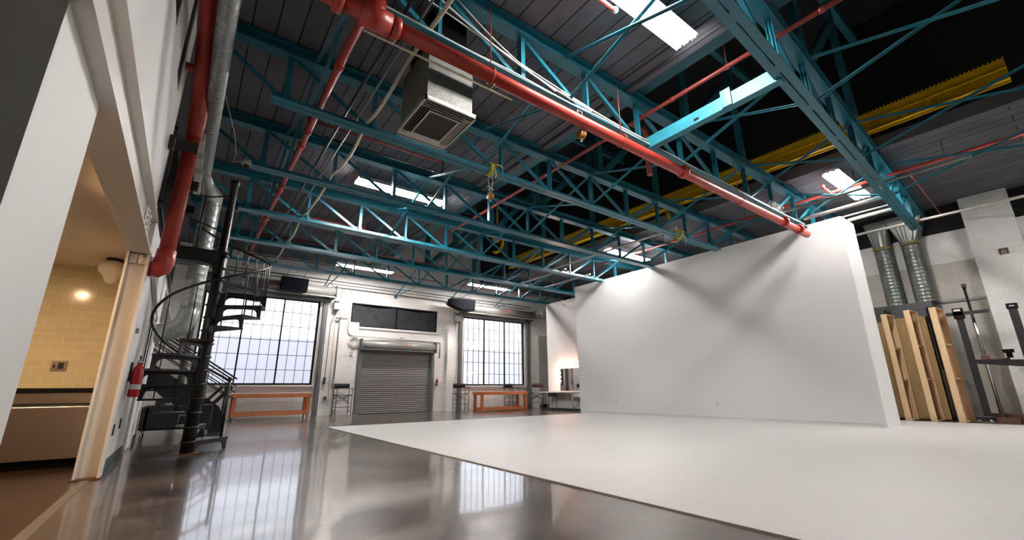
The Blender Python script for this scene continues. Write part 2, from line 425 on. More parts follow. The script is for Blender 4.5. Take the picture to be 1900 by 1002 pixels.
obj('window_sill', MB(o).box(x0 - .08, x1 + .08, YB - .05, YB + .03, z0 - .07, z0), WHITE, r)
mb = MB(o); nx, nz = 90, 14; vs = []
for j in range(nz + 1):
    for i in range(nx + 1):
        u = i / nx; w = j / nz; x = x0 + .04 + u * (x1 - x0 - .08)
        sag = .05 * math.sin(3.2 * PI * u) * math.sin(PI * w) + .018 * math.sin(2 * PI * (7 * u + 1.4 * w)) + .012 * math.sin(2 * PI * (13 * u - 2 * w))
        vs.append((x, YB + .07 + sag * .5, z0 + .04 + w * (z1 - z0 - .1) - .05 * math.sin(PI * ((u * 2) % 1)) * w ** 3))
mb.add(vs, [(j * (nx + 1) + i, j * (nx + 1) + i + 1, (j + 1) * (nx + 1) + i + 1, (j + 1) * (nx + 1) + i) for j in range(nz) for i in range(nx)], True)
obj('curtain', mb, DRAPE, r, 'black cloth hung inside the window')
obj('backing_board', MB(o).box(x0 - .1, x1 + .1, YB + .31, YB + .34, z0 - .1, z1 + .1), BLACKM, r)

def shutter(w, lab, lx, name='roller_shutter'):
    x0, x1, z0, z1 = w
    t = thing(name, lab, 'roller shutter', ((x0 + x1) / 2, YB, z1)); o = t.location
    dx0, dx1 = x0 - .06, x1 + .42; zc = z1 + .35; R = .2
    obj('drum_housing', MB(o).lathe((dx0, YB - .24, zc), [(.001, 0), (R, 0), (R, dx1 - dx0), (.001, dx1 - dx0)], 28, 'x'), DRUM, t)
    obj('end_bracket', MB(o).box(dx1, dx1 + .02, YB - .47, YB, zc - .24, zc + .24), STEELG, t)
    obj('end_bracket', MB(o).box(dx0 - .02, dx0, YB - .47, YB, zc - .24, zc + .24), STEELG, t)
    obj('bottom_bar', MB(o).box(dx0 + .05, dx1 - .1, YB - .12, YB - .03, z1 - .03, z1 + .09), STEELG, t)
    obj('hood_lip', MB(o).box(dx0, dx1, YB - .42, YB - .32, zc - .235, zc - .19), ALUM, t)
    for xx in (x0 - .26, x1 + .1):
        obj('guide_rail', MB(o).box(xx, xx + .16, YB - .1, YB, 0, z1 + .2).box(xx + .05, xx + .11, YB - .13, YB - .1, 0, z1 + .2), STEELG, t)
    lettering(t, 'CORNELL', Vector((lx, YB - .24 - R - .002, zc + .02)) - o, .17, LABELR, (PI / 2, 0, 0))
    return t
shutter(W1, 'grey roller shutter coiled above the window beside the spiral stair', 2.05)
shutter(W2, 'grey roller shutter coiled above the window nearest the white partition', 12.15)
x0, x1, z0, z1 = D1
r = struct_root('door_1', ((x0 + x1) / 2, YB, 0)); o = r.location
mb = MB(o); n = 34; prof = []
for k in range(n):
    z = z1 * k / n; h = z1 / n
    for q in range(4): prof.append((YB + .02 + (.0, -.014, -.018, -.012)[q], z + h * q / 4))
prof.append((YB + .02, z1))
vs = [(x, y, z) for x in (x0 - .03, x1 + .03) for y, z in prof]; m_ = len(prof)
mb.add(vs, [(i, i + 1, m_ + i + 1, m_ + i) for i in range(m_ - 1)], True)
obj('shutter_curtain', mb, STEELD, r)
obj('backing_panel', MB(o).box(x0 - .02, x1 + .02, YB + .2, YB + .22, 0, z1), BLACKM, r)
obj('drum_housing', MB(o).lathe((x0 - .1, YB - .17, 2.6), [(.001, 0), (.17, 0), (.17, x1 - x0 + .2), (.001, x1 - x0 + .2)], 28, 'x'), DRUM, r)
obj('hood_lip', MB(o).box(x0 - .1, x1 + .1, YB - .33, YB - .05, 2.4, 2.44), STEELG, r)
for xx in (x0 - .16, x1 + .0): obj('guide_rail', MB(o).box(xx, xx + .16, YB - .09, YB, 0, 2.5).box(xx + .05, xx + .09, YB - .12, YB - .09, 0, 2.5), STEELG, r)
for xx in (x0 - .13, x1 + .1): obj('end_bracket', MB(o).box(xx, xx + .03, YB - .36, YB, 2.38, 2.82), STEELG, r)
lettering(r, 'CORNELL', Vector(((x0 + x1) / 2 + .25, YB - .345, 2.63)) - o, .12, LABELR, (PI / 2, 0, 0))
# shallow piers on the back wall
struct('trim_9', MB().box(4.47, 5.2, YB - .09, YB + .02, 0, 3.45), BRICKB)
struct('trim_10', MB().box(9.1, 9.42, YB - .16, YB + .02, 0, 3.5), WHITE)
struct('trim_11', MB().box(14.1, XR, YB - .4, YB + .02, 0, 3.5), BRICKG)
struct('baseboard_back', MB().box(14.1, 15.2, YB - .415, YB - .4, 0, .16), BLACKM)
# outside: a low pale building across the yard
tag(obj('neighbouring_building', MB().box(-14, 26, 29, 34, -.3, 3.95), OUTB), 'low pale building seen across the yard through both windows', 'building')
struct('ground_outside', MB().box(-30, 45, YB + .4, 60, -.35, -.3), OUTG)

# ------------------------------------------------------------------ roof trusses
def make_truss(label, y0, rot):
    t = thing('roof_truss', label, 'roof truss', (0, y0, 0), rot, 'teal steel roof trusses')
    mb = MB().box(-.56, XR - .02, -.1, .1, 5.6, 5.625).box(-.56, XR - .02, -.012, .012, 5.47, 5.6).box(-.56, XR - .02, -.09, .09, 5.445, 5.47)
    obj('top_chord', mb, TEAL, t)
    mb = MB()
    for s in (-1, 1):
        a, b = sorted((s * .009, s * .105)); mb.box(.36, 14.45, a, b, 4.69, 4.703)
        a, b = sorted((s * .009, s * .022)); mb.box(.36, 14.45, a, b, 4.703, 4.79)
    for k in range(12):
        x = .5 + k * 1.22; mb.box(x - .09, x + .09, -.009, .009, 4.692, 4.84)
    obj('bottom_chord', mb, TEAL, t)
    xs = [7.85 + 1.22 * k for k in range(-6, 6)]
    for x in xs:
        w = .026 if abs((x - 7.85) / 1.22) % 2 > .5 else .038
        mb = MB().box(x - w, x + w, .012, .03, 4.74, 5.5).box(x - w, x + w, -.03, -.012, 4.74, 5.5).box(x - w, x - w + .012, -.045, .045, 4.76, 5.46)
        obj('vertical', mb, TEAL, t)
    for i, x in enumerate(xs):
        if x < 7.9 and x - 1.22 > -.7:
            p, q = (x - 1.22 + .04, 0, 5.46), (x - .05, 0, 4.76)
        elif x > 7.9: p, q = (x - 1.22 + .05, 0, 4.76), (x - .04, 0, 5.46)
        else: continue
        if i == 0: p = (-.5, 0, 5.46)
        obj('diagonal', MB().beam(p, q, .012, .06).beam((p[0], .03, p[2]), (q[0], .03, q[2]), .05, .01), TEAL, t)
    obj('diagonal', MB().beam((14.0, 0, 4.76), (15.2, 0, 5.46), .03, .08), TEAL, t)
    return t
TY = [None, 3.74, 5.95, 8.2, 10.45, 12.7, 14.95]
T1A = math.atan(.052)
tl = ['teal roof truss nearest the camera, cutting across the upper right of the room',
      'teal roof truss second from the camera, carrying the white cables above the red main pipe',
      'teal roof truss third from the camera, with the yellow rope and pulley tied on',
      'teal roof truss fourth from the camera, with the dome camera on its left end',
      'teal roof truss fifth from the camera, just behind the long bright light on the left',
      'teal roof truss sixth from the camera, last but one before the back wall',
      'teal roof truss closest to the brick back wall']
t1 = make_truss(tl[0], 1.34, T1A)
for k in range(1, 7): dup(t1, (0, TY[k], 0), 0, tl[k])

# crossed brace bars between neighbouring trusses
bx = [(.84, 'nearest the left wall'), (3.72, 'second from the left wall'), (6.6, 'third from the left wall'), (9.06, 'fourth from the left wall'), (11.5, 'nearest the right wall')]
def ty(i, x): return 1.34 + .052 * x if i == 0 else TY[i]
for i in range(-1, 6):
    for x, where in bx:
        if i < 0:
            if x < 5: continue
            ya, yb = -.9, ty(0, x)
            lab = 'teal crossed bars from nearest truss towards the camera, ' + where
        else:
            ya, yb = ty(i, x), ty(i + 1, x)
            lab = 'teal crossed bars between %s and %s trusses, %s' % (ORD[i], ORD[i + 1], where)
        t = thing('cross_brace', lab, 'brace', (x, ya, 4.8), 0, 'crossed bars between the trusses'); o = t.location
        obj('brace_bar', MB(o).beam((x, ya + .02, 4.8), (x, yb - .02, 5.5), .045, .012).beam((x + .02, ya + .02, 4.8), (x + .02, yb - .02, 5.5), .008, .045), TEAL, t)
        obj('brace_bar', MB(o).beam((x + .05, ya + .02, 5.5), (x + .05, yb - .02, 4.8), .045, .012).beam((x + .07, ya + .02, 5.5), (x + .07, yb - .02, 4.8), .008, .045), TEAL, t)
for x, where in ((3.75, 'left of the black curtained window'), (6.62, 'above the grey roll-up door'), (9.06, 'beside the five-sided loudspeaker'), (11.55, 'above the right-hand roller shutter')):
    t = thing('wall_brace', 'teal brace bars down to the back wall, ' + where, 'brace', (x, YB, 4.66), 0, 'braces from the last truss to the wall'); o = t.location
    obj('brace_bar', MB(o).beam((x, 14.97, 5.5), (x, YB, 4.66), .045, .012).beam((x, 14.97, 5.5), (x, YB, 4.66), .012, .045), TEAL, t)
    obj('brace_bar', MB(o).beam((x + .03, 14.97, 4.76), (x + .03, YB, 4.66), .045, .012), TEAL, t)
    obj('wall_bracket', MB(o).box(x - .04, x + .07, YB - .02, YB + .005, 4.6, 4.72), TEAL_DK, t)
# frames inside the raised monitor, one above each truss
for i in range(7):
    y = ty(i, 7.5)
    t = thing('monitor_frame', 'dark teal posts and strut inside the raised roof above the %s truss from the camera' % ORD[i], 'roof frame', (7.5, y, ZR - .025), 0, 'frames inside the raised roof'); o = t.location
    obj('post', MB(o).box(6.87, 7.05, y - .05, y + .05, ZR - .025, 8.5), TEAL_DK, t)
    obj('post', MB(o).box(9.05, 9.2, y - .05, y + .05, ZR - .025, 8.5), TEAL_DK, t)
    obj('strut', MB(o).beam((7.1, y, ZR + .05), (8.95, y, 7.6), .1, .16), TEAL_DK, t)
    obj('rafter', MB(o).beam((MX0, y, 8.3), (MX1, y, 8.3), .12, .2), TEAL_DK, t)
# short teal channel between the two nearest trusses
t = thing('channel_beam', 'short bright teal channel spanning the two trusses nearest the camera', 'beam', (5.7, 2.6, 4.72)); o = t.location
obj('channel', MB(o).box(5.55, 5.57, 1.66, 3.72, 4.66, 4.86).box(5.57, 5.68, 1.66, 3.72, 4.66, 4.675).box(5.57, 5.68, 1.66, 3.72, 4.845, 4.86), mat('bright_teal_paint', (40, 126, 142), .5, var=.1), t)
obj('access_hole', MB(o).box(5.547, 5.551, 2.78, 2.86, 4.7, 4.74), BLACKM, t)
obj('joint_plate', MB(o).box(5.525, 5.55, 2.28, 2.42, 4.66, 4.93), TEAL, t)

# ------------------------------------------------------------------ fluorescent fixtures
def fixture(cx, cy, lab, z=5.42, L=2.2, tm=None):
    t = thing('fluorescent_light', lab, 'ceiling light', (cx, cy, z), 0, 'fluorescent lights under the roof'); o = t.location
    W = .17; mb = MB(o); n = 3; prof = []
    for k in range(n):           # three scalloped reflector troughs
        for q in range(7):
            a = PI * q / 6; prof.append((-W + (2 * W / n) * (k + .5 - .5 * math.cos(a)), .055 * math.sin(a)))
    vs = [(cx + s * L / 2, cy + u, z + w) for s in (-1, 1) for u, w in prof]; m_ = len(prof)
    mb.add(vs, [(i, i + 1, m_ + i + 1, m_ + i) for i in range(m_ - 1)], False)
    obj('reflector', mb, PLASTW, t)
    obj('housing', MB(o).box(cx - L / 2, cx + L / 2, cy - .09, cy + .09, z + .06, z + .11), PLASTW, t)
    for s in (-1, 1):
        for e in (-1, 1):
            obj('hanger_rod', MB(o).box(cx + e * L * .4 - .004, cx + e * L * .4 + .004, cy + s * .05 - .004, cy + s * .05 + .004, z + .11, ZR), CONDUITG, t)
    for k in range(n):
        yy = cy - W + 2 * W / n * (k + .5)
        obj('fluorescent_tube', MB(o).tube([(cx - L / 2 + .03, yy, z + .015), (cx + L / 2 - .03, yy, z + .015)], .026, 8), tm or TUBE, t)
    return t
fixture(3.54, 9.12, 'bright long fluorescent light hanging left of centre between the fourth and fifth trusses')
fixture(4.79, 15.55, 'fluorescent light near the back wall above the roll-up door', 5.22, 2.1, TUBE2)
fixture(10.27, 15.45, 'fluorescent light near the back wall above the right-hand window', 5.22, 2.1, TUBE2)
fixture(12.05, 9.24, 'fluorescent light in the right roof bay, behind the middle of the white backdrop')
fixture(11.96, 2.68, 'short-looking fluorescent light at upper right, beside the nearest truss')
fixture(3.76, 2.43, 'large fluorescent light at the top edge, nearest the camera')

fixture(11.96, -2.4, 'unseen fluorescent light added behind the camera to brighten the right wall')  # extra lamp out of view, added to lift the right wall

# ------------------------------------------------------------------ pipes
def coupling(t, p, d, r, w=.09, m=RED):
    p, d = Vector(p), Vector(d).normalized()
    return obj('coupling', MB(t.location).tube([p - d * w / 2, p - d * w / 2 + d * .012, p + d * w / 2 - d * .012, p + d * w / 2], [r * 1.05, r * 1.3, r * 1.3, r * 1.05], 14), m, t)
def hanger(t, p, r, ztop, m=RED_DK):
    x, y, z = p
    mb = MB(t.location); mb.tube([(x, y, z + r), (x, y, ztop)], .007, 6)
    mb.tube(arc((x, y, z), r + .012, 0, 2 * PI, 16, 'yz'), .008, 5, False)
    return obj('pipe_hanger', mb, m, t)
t = thing('sprinkler_main', 'thick red sprinkler main running under the second truss to the white backdrop', 'pipe', (5, 3.55, 4.4)); o = t.location
obj('pipe', MB(o).tube([(-.05, 3.55, 4.42), (11.55, 3.58, 4.4)], .08, 18), RED, t)
for x in (.62, 1.18, 6.3, 10.2, 11.0): coupling(t, (x, 3.55, 4.41), (1, 0, 0), .088)
obj('tee_fitting', MB(o).tube([(.82, 3.55, 4.41), (1.12, 3.55, 4.41)], .118, 16).tube([(.97, 3.55, 4.41), (.97, 3.55, 4.62)], .1, 14), RED, t)
for x in (2.35, 4.7, 8.2): hanger(t, (x, 3.55, 4.41), .09, 5.45)
t = thing('sprinkler_branch', 'red sprinkler branch pipe running away from the tee towards the back wall', 'pipe', (1.0, 9.5, 4.95)); o = t.location
obj('pipe', MB(o).tube([(.97, 3.58, 4.56), (.97, 3.72, 4.64), (1.0, 4.2, 4.9), (1.0, 4.6, 4.95), (1.0, 16.3, 4.95)], .05, 14), RED, t)
for y in (5.1, 7.4, 9.6, 11.5, 11.9, 13.7, 14.2, 15.8): coupling(t, (1.0, y, 4.95), (0, 1, 0), .05, .1)
for y in (6.9, 9.2, 11.3, 13.6): obj('saddle_tee', MB(o).tube([(1.0, y, 4.95), (1.0, y, 5.25)], .03, 10).tube([(1.0, y - .05, 4.95), (1.0, y + .05, 4.95)], .064, 12), RED_DK, t)
lines = [(7.05, 1.0, 3.5), (9.35, 1.0, 3.4), (11.6, 1.0, 3.45), (13.75, 1.0, 8.2), (15.95, .9, 13.4)]
for i, (y, xa, xb) in enumerate(lines):
    t = thing('sprinkler_line', 'thin red sprinkler line across the roof, %s from the camera' % ORD[i], 'pipe', (xa, y, 5.28), 0, 'thin sprinkler lines across the roof'); o = t.location
    obj('pipe', MB(o).tube([(xa, y, 5.25), (xb, y, 5.28)], .02, 10), RED_DK, t)
    for k in range(int((xb - xa) / 2.3) + 1):
        x = min(xa + 1.2 + 2.3 * k, xb)
        obj('sprinkler_head', MB(o).tube([(x, y, 5.26), (x, y, 5.34)], .014, 8).lathe((x, y, 5.34), [(.001, 0), (.03, .004), (.03, .01), (.001, .012)], 10), RED_DK, t)
t = thing('sprinkler_stub', 'short red sprinkler stub with a head beside the large top light', 'pipe', (3.2, 2.6, 5.3)); o = t.location
obj('pipe', MB(o).tube([(1.0, 2.6, 5.3), (3.52, 2.6, 5.3)], .022, 10), RED, t)
obj('hanger_rod', MB(o).tube([(2.2, 2.6, 5.3), (2.2, 2.6, ZR)], .006, 6), RED, t)
obj('sprinkler_head', MB(o).sphere((3.54, 2.6, 5.31), .04, 10, 7), PLASTW, t)
def longpipe(lab, x, z, r, y0, y1, m, name='sprinkler_pipe'):
    t = thing(name, lab, 'pipe', (x, (y0 + y1) / 2, z)); o = t.location
    obj('pipe', MB(o).tube([(x, y0, z), (x, y1, z)], r, 12), m, t)
    return t
t = longpipe('red sprinkler pipe along the left edge of the dark raised roof', 5.62, 5.33, .032, -2, 10.5, RED_DK)
for y in (2.3, 4.6, 7.0, 9.2): hanger(t, (5.62, y, 5.33), .034, ZR + .06)
for y in (1.1, 3.2, 6.4): coupling(t, (5.62, y, 5.33), (0, 1, 0), .032, .08, RED_DK)
obj('riser_fitting', MB(t.location).tube([(5.62, 4.0, 5.33), (6.0, 4.0, 5.33), (6.0, 4.0, 4.45)], .05, 10), RED_DK, t)
t = longpipe('red sprinkler pipe under the right-hand roof deck above the backdrop', 11.77, 5.33, .034, -2, 11.0, RED)
for y in (1.0, 2.5, 5.0, 7.6): hanger(t, (11.77, y, 5.33), .036, ZR + .06)
obj('tee_fitting', MB(t.location).tube([(11.3, 3.0, 5.33), (11.9, 3.0, 5.33)], .03, 10).sphere((11.28, 3.0, 5.36), .045, 10, 7), RED, t)
obj('drop_line', MB(t.location).tube([(11.8, 1.6, 5.33), (13.2, 1.62, 5.2), (15.6, 1.7, 5.2)], .014, 8), RED_DK, t)
# riser on the left wall
t = thing('sprinkler_riser', 'large red riser pipe dropping down the left wall beside the round duct', 'pipe', (-.42, 6.6, 2.3)); o = t.location
obj('pipe', MB(o).tube([(-.4, 0, 4.74)] + [(-.4, 5.5, 4.72)], .085, 18), RED, t)
obj('elbow', MB(o).tube([(-.4, 5.45, 4.72), (-.4, 5.95, 4.72), (-.4, 6.3, 4.68), (-.4, 6.5, 4.55), (-.4, 6.58, 4.36), (-.4, 6.6, 4.15)], [.085, .1, .105, .105, .1, .088], 18), RED, t)
obj('drop_pipe', MB(o).tube([(-.4, 6.6, 4.3), (-.42, 6.6, 2.45)], .085, 18), RED, t)
obj('elbow', MB(o).tube([(-.42, 6.6, 2.55), (-.422, 6.6, 2.4), (-.44, 6.6, 2.33), (-.48, 6.6, 2.3), (-.535, 6.6, 2.295)], [.1, .105, .108, .105, .1], 18), RED, t)
obj('flange', MB(o).tube([(-.53, 6.6, 2.295), (-.578, 6.6, 2.295)], .095, 16), RED, t)
obj('wall_bracket', MB(o).box(XL + .005, -.42, 5.86, 5.94, 4.69, 4.75), RED, t)
longpipe_x = thing('rigid_conduit', 'short cream conduit running just below the red sprinkler main', 'conduit', (1.8, 3.66, 4.32)); o = longpipe_x.location
obj('pipe', MB(o).tube([(.9, 3.66, 4.32), (2.75, 3.66, 4.33)], .013, 8), PVC, longpipe_x)
for x in (1.2, 2.4): obj('strap', MB(o).tube(arc((x, 3.6, 4.4), .1, -2.2, 1.6, 10, 'yz'), .008, 5), PVC, longpipe_x)
# conduits hung along the left roof bays
t = thing('flexible_conduit', 'cream flexible conduit sagging from truss to truss beside the air unit', 'conduit', (1.66, 8, 4.85)); o = t.location
ys = [-1.5, 1.42] + TY[1:] ; pts = []
for a, b in zip(ys[:-1], ys[1:]):
    for k in range(8):
        u = k / 8; pts.append((1.66 + .02 * math.sin(5 * u + a), a + (b - a) * u, 4.84 - .13 * math.sin(PI * u) * (1 if a > 4 else .3)))
pts.append((1.66, 14.95, 4.84))
obj('conduit', MB(o).tube(pts, .026, 10), PVC, t)
longpipe('black pipe along the roof between the red branch pipe and the cream conduit', 1.33, 4.86, .022, -2, 13.2, BLACK, 'gas_pipe')
longpipe('thin grey rigid conduit along the roof beside the black pipe', 1.5, 4.84, .014, -2, 13.2, CONDUITG, 'rigid_conduit')
t = thing('cable_run', 'bundle of white cables lying along the second truss from the camera', 'cable', (6, 3.74, 4.8)); o = t.location
mb = MB(o)
for k, (dy, dz, ph) in enumerate(((-.06, 4.735, 0), (-.085, 4.72, 1.3), (-.04, 4.75, 2.1))):
    mb.tube([(x * .25, 3.74 + dy + .008 * math.sin(x * .9 + ph), dz + .012 * abs(math.sin(x * .55 + ph))) for x in range(2, 48)], .014, 6)
obj('cable', mb, CABLE, t)
def sagline(p, q, s, n=14): return [Vector(p).lerp(Vector(q), k / n) - Vector((0, 0, s * math.sin(PI * k / n))) for k in range(n + 1)]
mb = MB(o)
mb.tube(sagline((1.2, 3.68, 5.46), (4.2, 3.66, 4.78), .16), .012, 6)
mb.tube(sagline((1.9, 3.7, 5.46), (3.5, 3.66, 4.8), .1), .009, 6)
mb.tube(sagline((1.0, 3.72, 5.3), (4.6, 3.66, 4.78), .05), .009, 6)
mb.tube(sagline((3.6, 3.66, 4.85), (5.6, 3.66, 4.78), .03), .012, 6)
obj('cable_loop', mb, CABLE, t)
mb = MB(o)
for k in range(14):
    a = random.uniform(0, 6.28); rr = random.uniform(.06, .16); x = 10.2 + random.uniform(-.25, .3)
    mb.tube([(x + rr * math.cos(a + q * .9), 3.66 + .05 * math.sin(q * 1.7 + a), 4.8 + rr * .8 * math.sin(a + q * .9)) for q in range(6)], .007, 5)
obj('cable_tangle', mb, CABLE, t, 'tangled loops of cable ends')
# lighting pipes on the right
for x, ya, yb, r, m, w in ((10.75, .6, 3.7, .028, CONDUITG, 'grey round pipe lying across the two nearest trusses, furthest left of that set'),
                        (11.62, 1.9, 3.6, .042, CONDUIT, 'thick pale pipe above the near top edge of the backdrop'),
                        (12.27, 1.95, 3.3, .016, CONDUIT, 'thin pale rod above the near end of the backdrop'),
                        (12.64, 1.95, 3.0, .04, ALUM, 'bright thick pipe ending at the near corner of the backdrop'),
                        (14.12, -1.5, 3.25, .035, ALUM, 'long bright pipe crossing in front of the two vertical ducts')):
    tt = longpipe(w, x, 4.83, r, ya, yb, m, 'lighting_pipe'); tt['group'] = 'pipes over the backdrop'
    obj('end_cap', MB(tt.location).tube([(x, ya - .01, 4.83), (x, ya + .06, 4.83)], r * 1.25, 12), m, tt)
for x, ya, yb, w in ((9.95, 10.3, 12.9, 'pale batten pipe between the fifth and sixth trusses, left one of two'), (11.15, 10.3, 12.9, 'pale batten pipe between the fifth and sixth trusses, beside the backdrop top'), (9.6, 5.8, 10.6, 'long dull batten pipe under the right lights, crossing the third to fifth trusses')):
    tt = longpipe(w, x, 4.83, .03, ya, yb, CONDUIT, 'batten_pipe'); tt['group'] = 'batten pipes'
    obj('end_cap', MB(tt.location).tube([(x, ya - .01, 4.83), (x, ya + .05, 4.83)], .037, 12), CONDUIT, tt)

# ------------------------------------------------------------------ air unit
t = thing('air_unit', 'square grey sheet metal air unit with louvred grille hanging behind the red main', 'air conditioner', (2.1, 4.42, 4.15)); o = t.location
X0, X1, Y0, Y1, Z0 = 1.8, 2.42, 4.08, 4.9, 4.17
obj('cabinet', MB(o).box(X0, X1, Y0, Y1, Z0, 5.0), GALVM, t)
obj('neck', MB(o).box(X0 + .06, X1 - .06, Y0 + .08, Y1 - .08, 5.0, ZR), BLACKM, t)
a0, a1, b0, b1 = X0 - .045, X1 + .045, Y0 - .06, Y1 + .04
mb = MB(o).box(a0, a1, b0, b0 + .025, Z0 - .03, Z0 + .02).box(a0, a1, b1 - .025, b1, Z0 - .03, Z0 + .02).box(a0, a0 + .025, b0, b1, Z0 - .03, Z0 + .02).box(a1 - .025, a1, b0, b1, Z0 - .03, Z0 + .02)
obj('grille_frame', mb, ALUM, t)
g0, g1, h0, h1 = X0 + .12, X1 - .12, Y0 + .15, Y1 - .15
obj('inner_frame', MB(o).box(g0 - .022, g1 + .022, h0 - .022, h0, Z0 - .035, Z0).box(g0 - .022, g1 + .022, h1, h1 + .022, Z0 - .035, Z0).box(g0 - .022, g0, h0, h1, Z0 - .035, Z0).box(g1, g1 + .022, h0, h1, Z0 - .035, Z0), ALUM, t)
obj('filter_screen', MB(o).box(g0, g1, h0, h1, Z0 - .02, Z0 - .012), mat('dark_mesh_screen', (52, 50, 44), .8, bump=.3, bscale=300), t)
for side in range(4):
    for k in range(3):
        u = (k + 1) / 4.; mb = MB(o)
        if side == 0: y = b0 + .025 + (h0 - .022 - b0 - .025) * u; mb.beam((a0 + .025, y, Z0 - .02), (a1 - .025, y, Z0 - .02), .006, .026, (0, .5, .85))
        if side == 1: y = b1 - .025 - (b1 - .025 - h1 - .022) * u; mb.beam((a0 + .025, y, Z0 - .02), (a1 - .025, y, Z0 - .02), .006, .034, (0, .9, -.45))
        if side == 2: x = a0 + .025 + (g0 - .022 - a0 - .025) * u; mb.beam((x, b0 + .1, Z0 - .02), (x, b1 - .1, Z0 - .02), .006, .026, (.5, 0, .85))
        if side == 3: x = a1 - .025 - (a1 - .025 - g1 - .022) * u; mb.beam((x, b0 + .1, Z0 - .02), (x, b1 - .1, Z0 - .02), .006, .034, (.9, 0, -.45))
        obj('louvre', mb, ALUM, t)
obj('backing_tray', MB(o).box(a0 + .02, a1 - .02, b0 + .02, b1 - .02, Z0 - .004, Z0 - .001), BLACKM, t)
obj('rating_plate', MB(o).box(X0 + .03, X0 + .12, Y0 - .004, Y0, 4.9, 4.94), ALUM, t)
t = thing('pipe_drop', 'thin black pipe bent down behind the air unit', 'pipe', (2.6, 7, 5.1)); o = t.location
obj('pipe', MB(o).tube([(1.33, 7.2, 5.12), (3.55, 7.2, 5.12), (3.6, 7.2, 5.16), (3.6, 7.2, ZR + .01)], .014, 8), BLACK, t)

# ------------------------------------------------------------------ left-hand spiral duct
def ribbed(mb, p, q, r, pitch=.11, n=24):
    p, q = Vector(p), Vector(q); L = (q - p).length; d = (q - p) / L; k = int(L / pitch); pts = []; rs = []
    for i in range(k):
        for u, rr in ((0, r), (.08, r + .004), (.16, r)): pts.append(p + d * (i + u) * L / k); rs.append(rr)
    pts.append(q); rs.append(r); return mb.tube(pts, rs, n)
t = thing('spiral_duct', 'long round galvanised duct along the top of the left wall', 'duct', (-.22, 5, 4.6)); o = t.location
obj('duct_body', ribbed(MB(o), (-.14, -2, 4.62), (-.27, 8.9, 4.6), .092, .1), GALV, t)
for k in range(4):
    y = 7.15 + k * .62
    mb = MB(o).box(-.4, -.3, y, y + .4, 4.4, 4.53); obj('outlet_grille', mb, PLASTW, t, 'white square air outlet')
obj('end_joint', MB(o).tube([(-.21, 4.1, 4.61), (-.211, 4.16, 4.61)], .1, 24), ALUM, t)
t = thing('wall_duct', 'fat galvanised drop duct elbowing into the left wall behind the spiral stair', 'duct', (-.12, 9.9, 2.0)); o = t.location
mb = MB(o); ribbed(mb, (-.10, 9.9, 4.5), (-.13, 9.9, 2.35), .16, .13); obj('duct_body', mb, GALV, t)
obj('reducer', MB(o).tube([(-.27, 8.85, 4.6), (-.2, 9.4, 4.6), (-.1, 9.85, 4.6), (-.1, 9.9, 4.45)], [.092, .13, .17, .165], 22), GALV, t)
obj('elbow', MB(o).tube([(-.13, 9.9, 2.38), (-.135, 9.9, 2.2), (-.2, 9.9, 2.02), (-.38, 9.9, 1.9), (XL + .01, 9.9, 1.86)], [.162, .165, .17, .168, .165], 16), GALV, t)

# ------------------------------------------------------------------ dome camera, pulleys, ropes, crane rail
t = thing('security_camera', 'small white dome camera on the left end of the fourth truss', 'security camera', (.3, 8.2, 4.70)); o = t.location
obj('body', MB(o).lathe((.3, 8.2, 4.69), [(.001, .09), (.075, .085), (.082, .03), (.08, 0), (.001, 0)], 20), PLASTW, t)
obj('dome', MB(o).sphere((.3, 8.2, 4.695), .055, 14, 8), PLASTB, t)
obj('lead', MB(o).tube([(.22, 8.2, 4.75), (.1, 8.22, 4.7), (.12, 8.2, 4.85), (.05, 8.0, 5.1), (-.2, 7.4, 5.5)], .009, 6), PVC, t)
def pulley(lab, x, y, ztop, ring=True):
    t = thing('pulley_block', lab, 'pulley', (x, y, ztop - .5), 0, 'wooden pulley blocks'); o = t.location
    mb = MB(o)
    for s in (-1, 1):
        mb.tube([(x + s * .045, y, ztop), (x + s * .045, y, ztop - .16), (x + s * .02, y, ztop - .23)], .007, 6)
    mb.tube([(x - .07, y, ztop - .2), (x + .07, y, ztop - .24)], .009, 6); mb.tube([(x - .05, y, ztop - .005), (x + .05, y, ztop - .005)], .007, 6)
    mb.tube(arc((x, y, ztop - .27), .03, 0, 2 * PI, 12), .008, 6, False)
    obj('shackle', mb, ALUM, t)
    for k in (-1, 0, 1):
        obj('cheek_plate', MB(o).lathe((x + k * .034, y, ztop - .385), [(.001, -.011), (.05, -.011), (.066, -.006), (.066, .006), (.05, .011), (.001, .011)], 20, 'x'), PULLEY, t)
    obj('sheave', MB(o).lathe((x, y, ztop - .385), [(.001, -.034), (.03, -.034), (.03, .034), (.001, .034)], 14, 'x'), CHROME, t)
    obj('becket', MB(o).tube([(x, y, ztop - .44), (x, y, ztop - .49)], .018, 8), CHROME, t)
    return t
t = pulley('wooden pulley block hung on a shackle under the second truss, over the red main', 3.93, 3.64, 4.66); t['category'] = 'pulley'
pulley('wooden pulley block hung on yellow rope under the third truss', 3.95, 5.95, 4.62)
def rope(lab, x, y, z, spread, drops, seed):
    rnd = random.Random(seed); mb = MB((x, y, z))
    for k in range(5):
        mb.tube(arc((x + rnd.uniform(-.5, .5) * spread, y, z + .03), .12, rnd.uniform(0, 1), 6.3, 16, 'yz'), .008, 6)
    for dx, L in drops:
        mb.tube([(x + dx, y - .11, z + .02), (x + dx * 1.5, y - .13, z - L * .4), (x + dx * 1.2 + .02, y - .12, z - L * .75), (x + dx * 1.7, y - .1, z - L)], .008, 6)
    mb.tube([(x, y - .1, z + .08), (x + .12, y - .13, z + .1), (x + .2, y - .13, z + .05)], .009, 6)
    o = obj('rope', mb, ROPE, None); o.location = (x, y, z); return tag(o, lab, 'rope', 'yellow ropes on the truss')
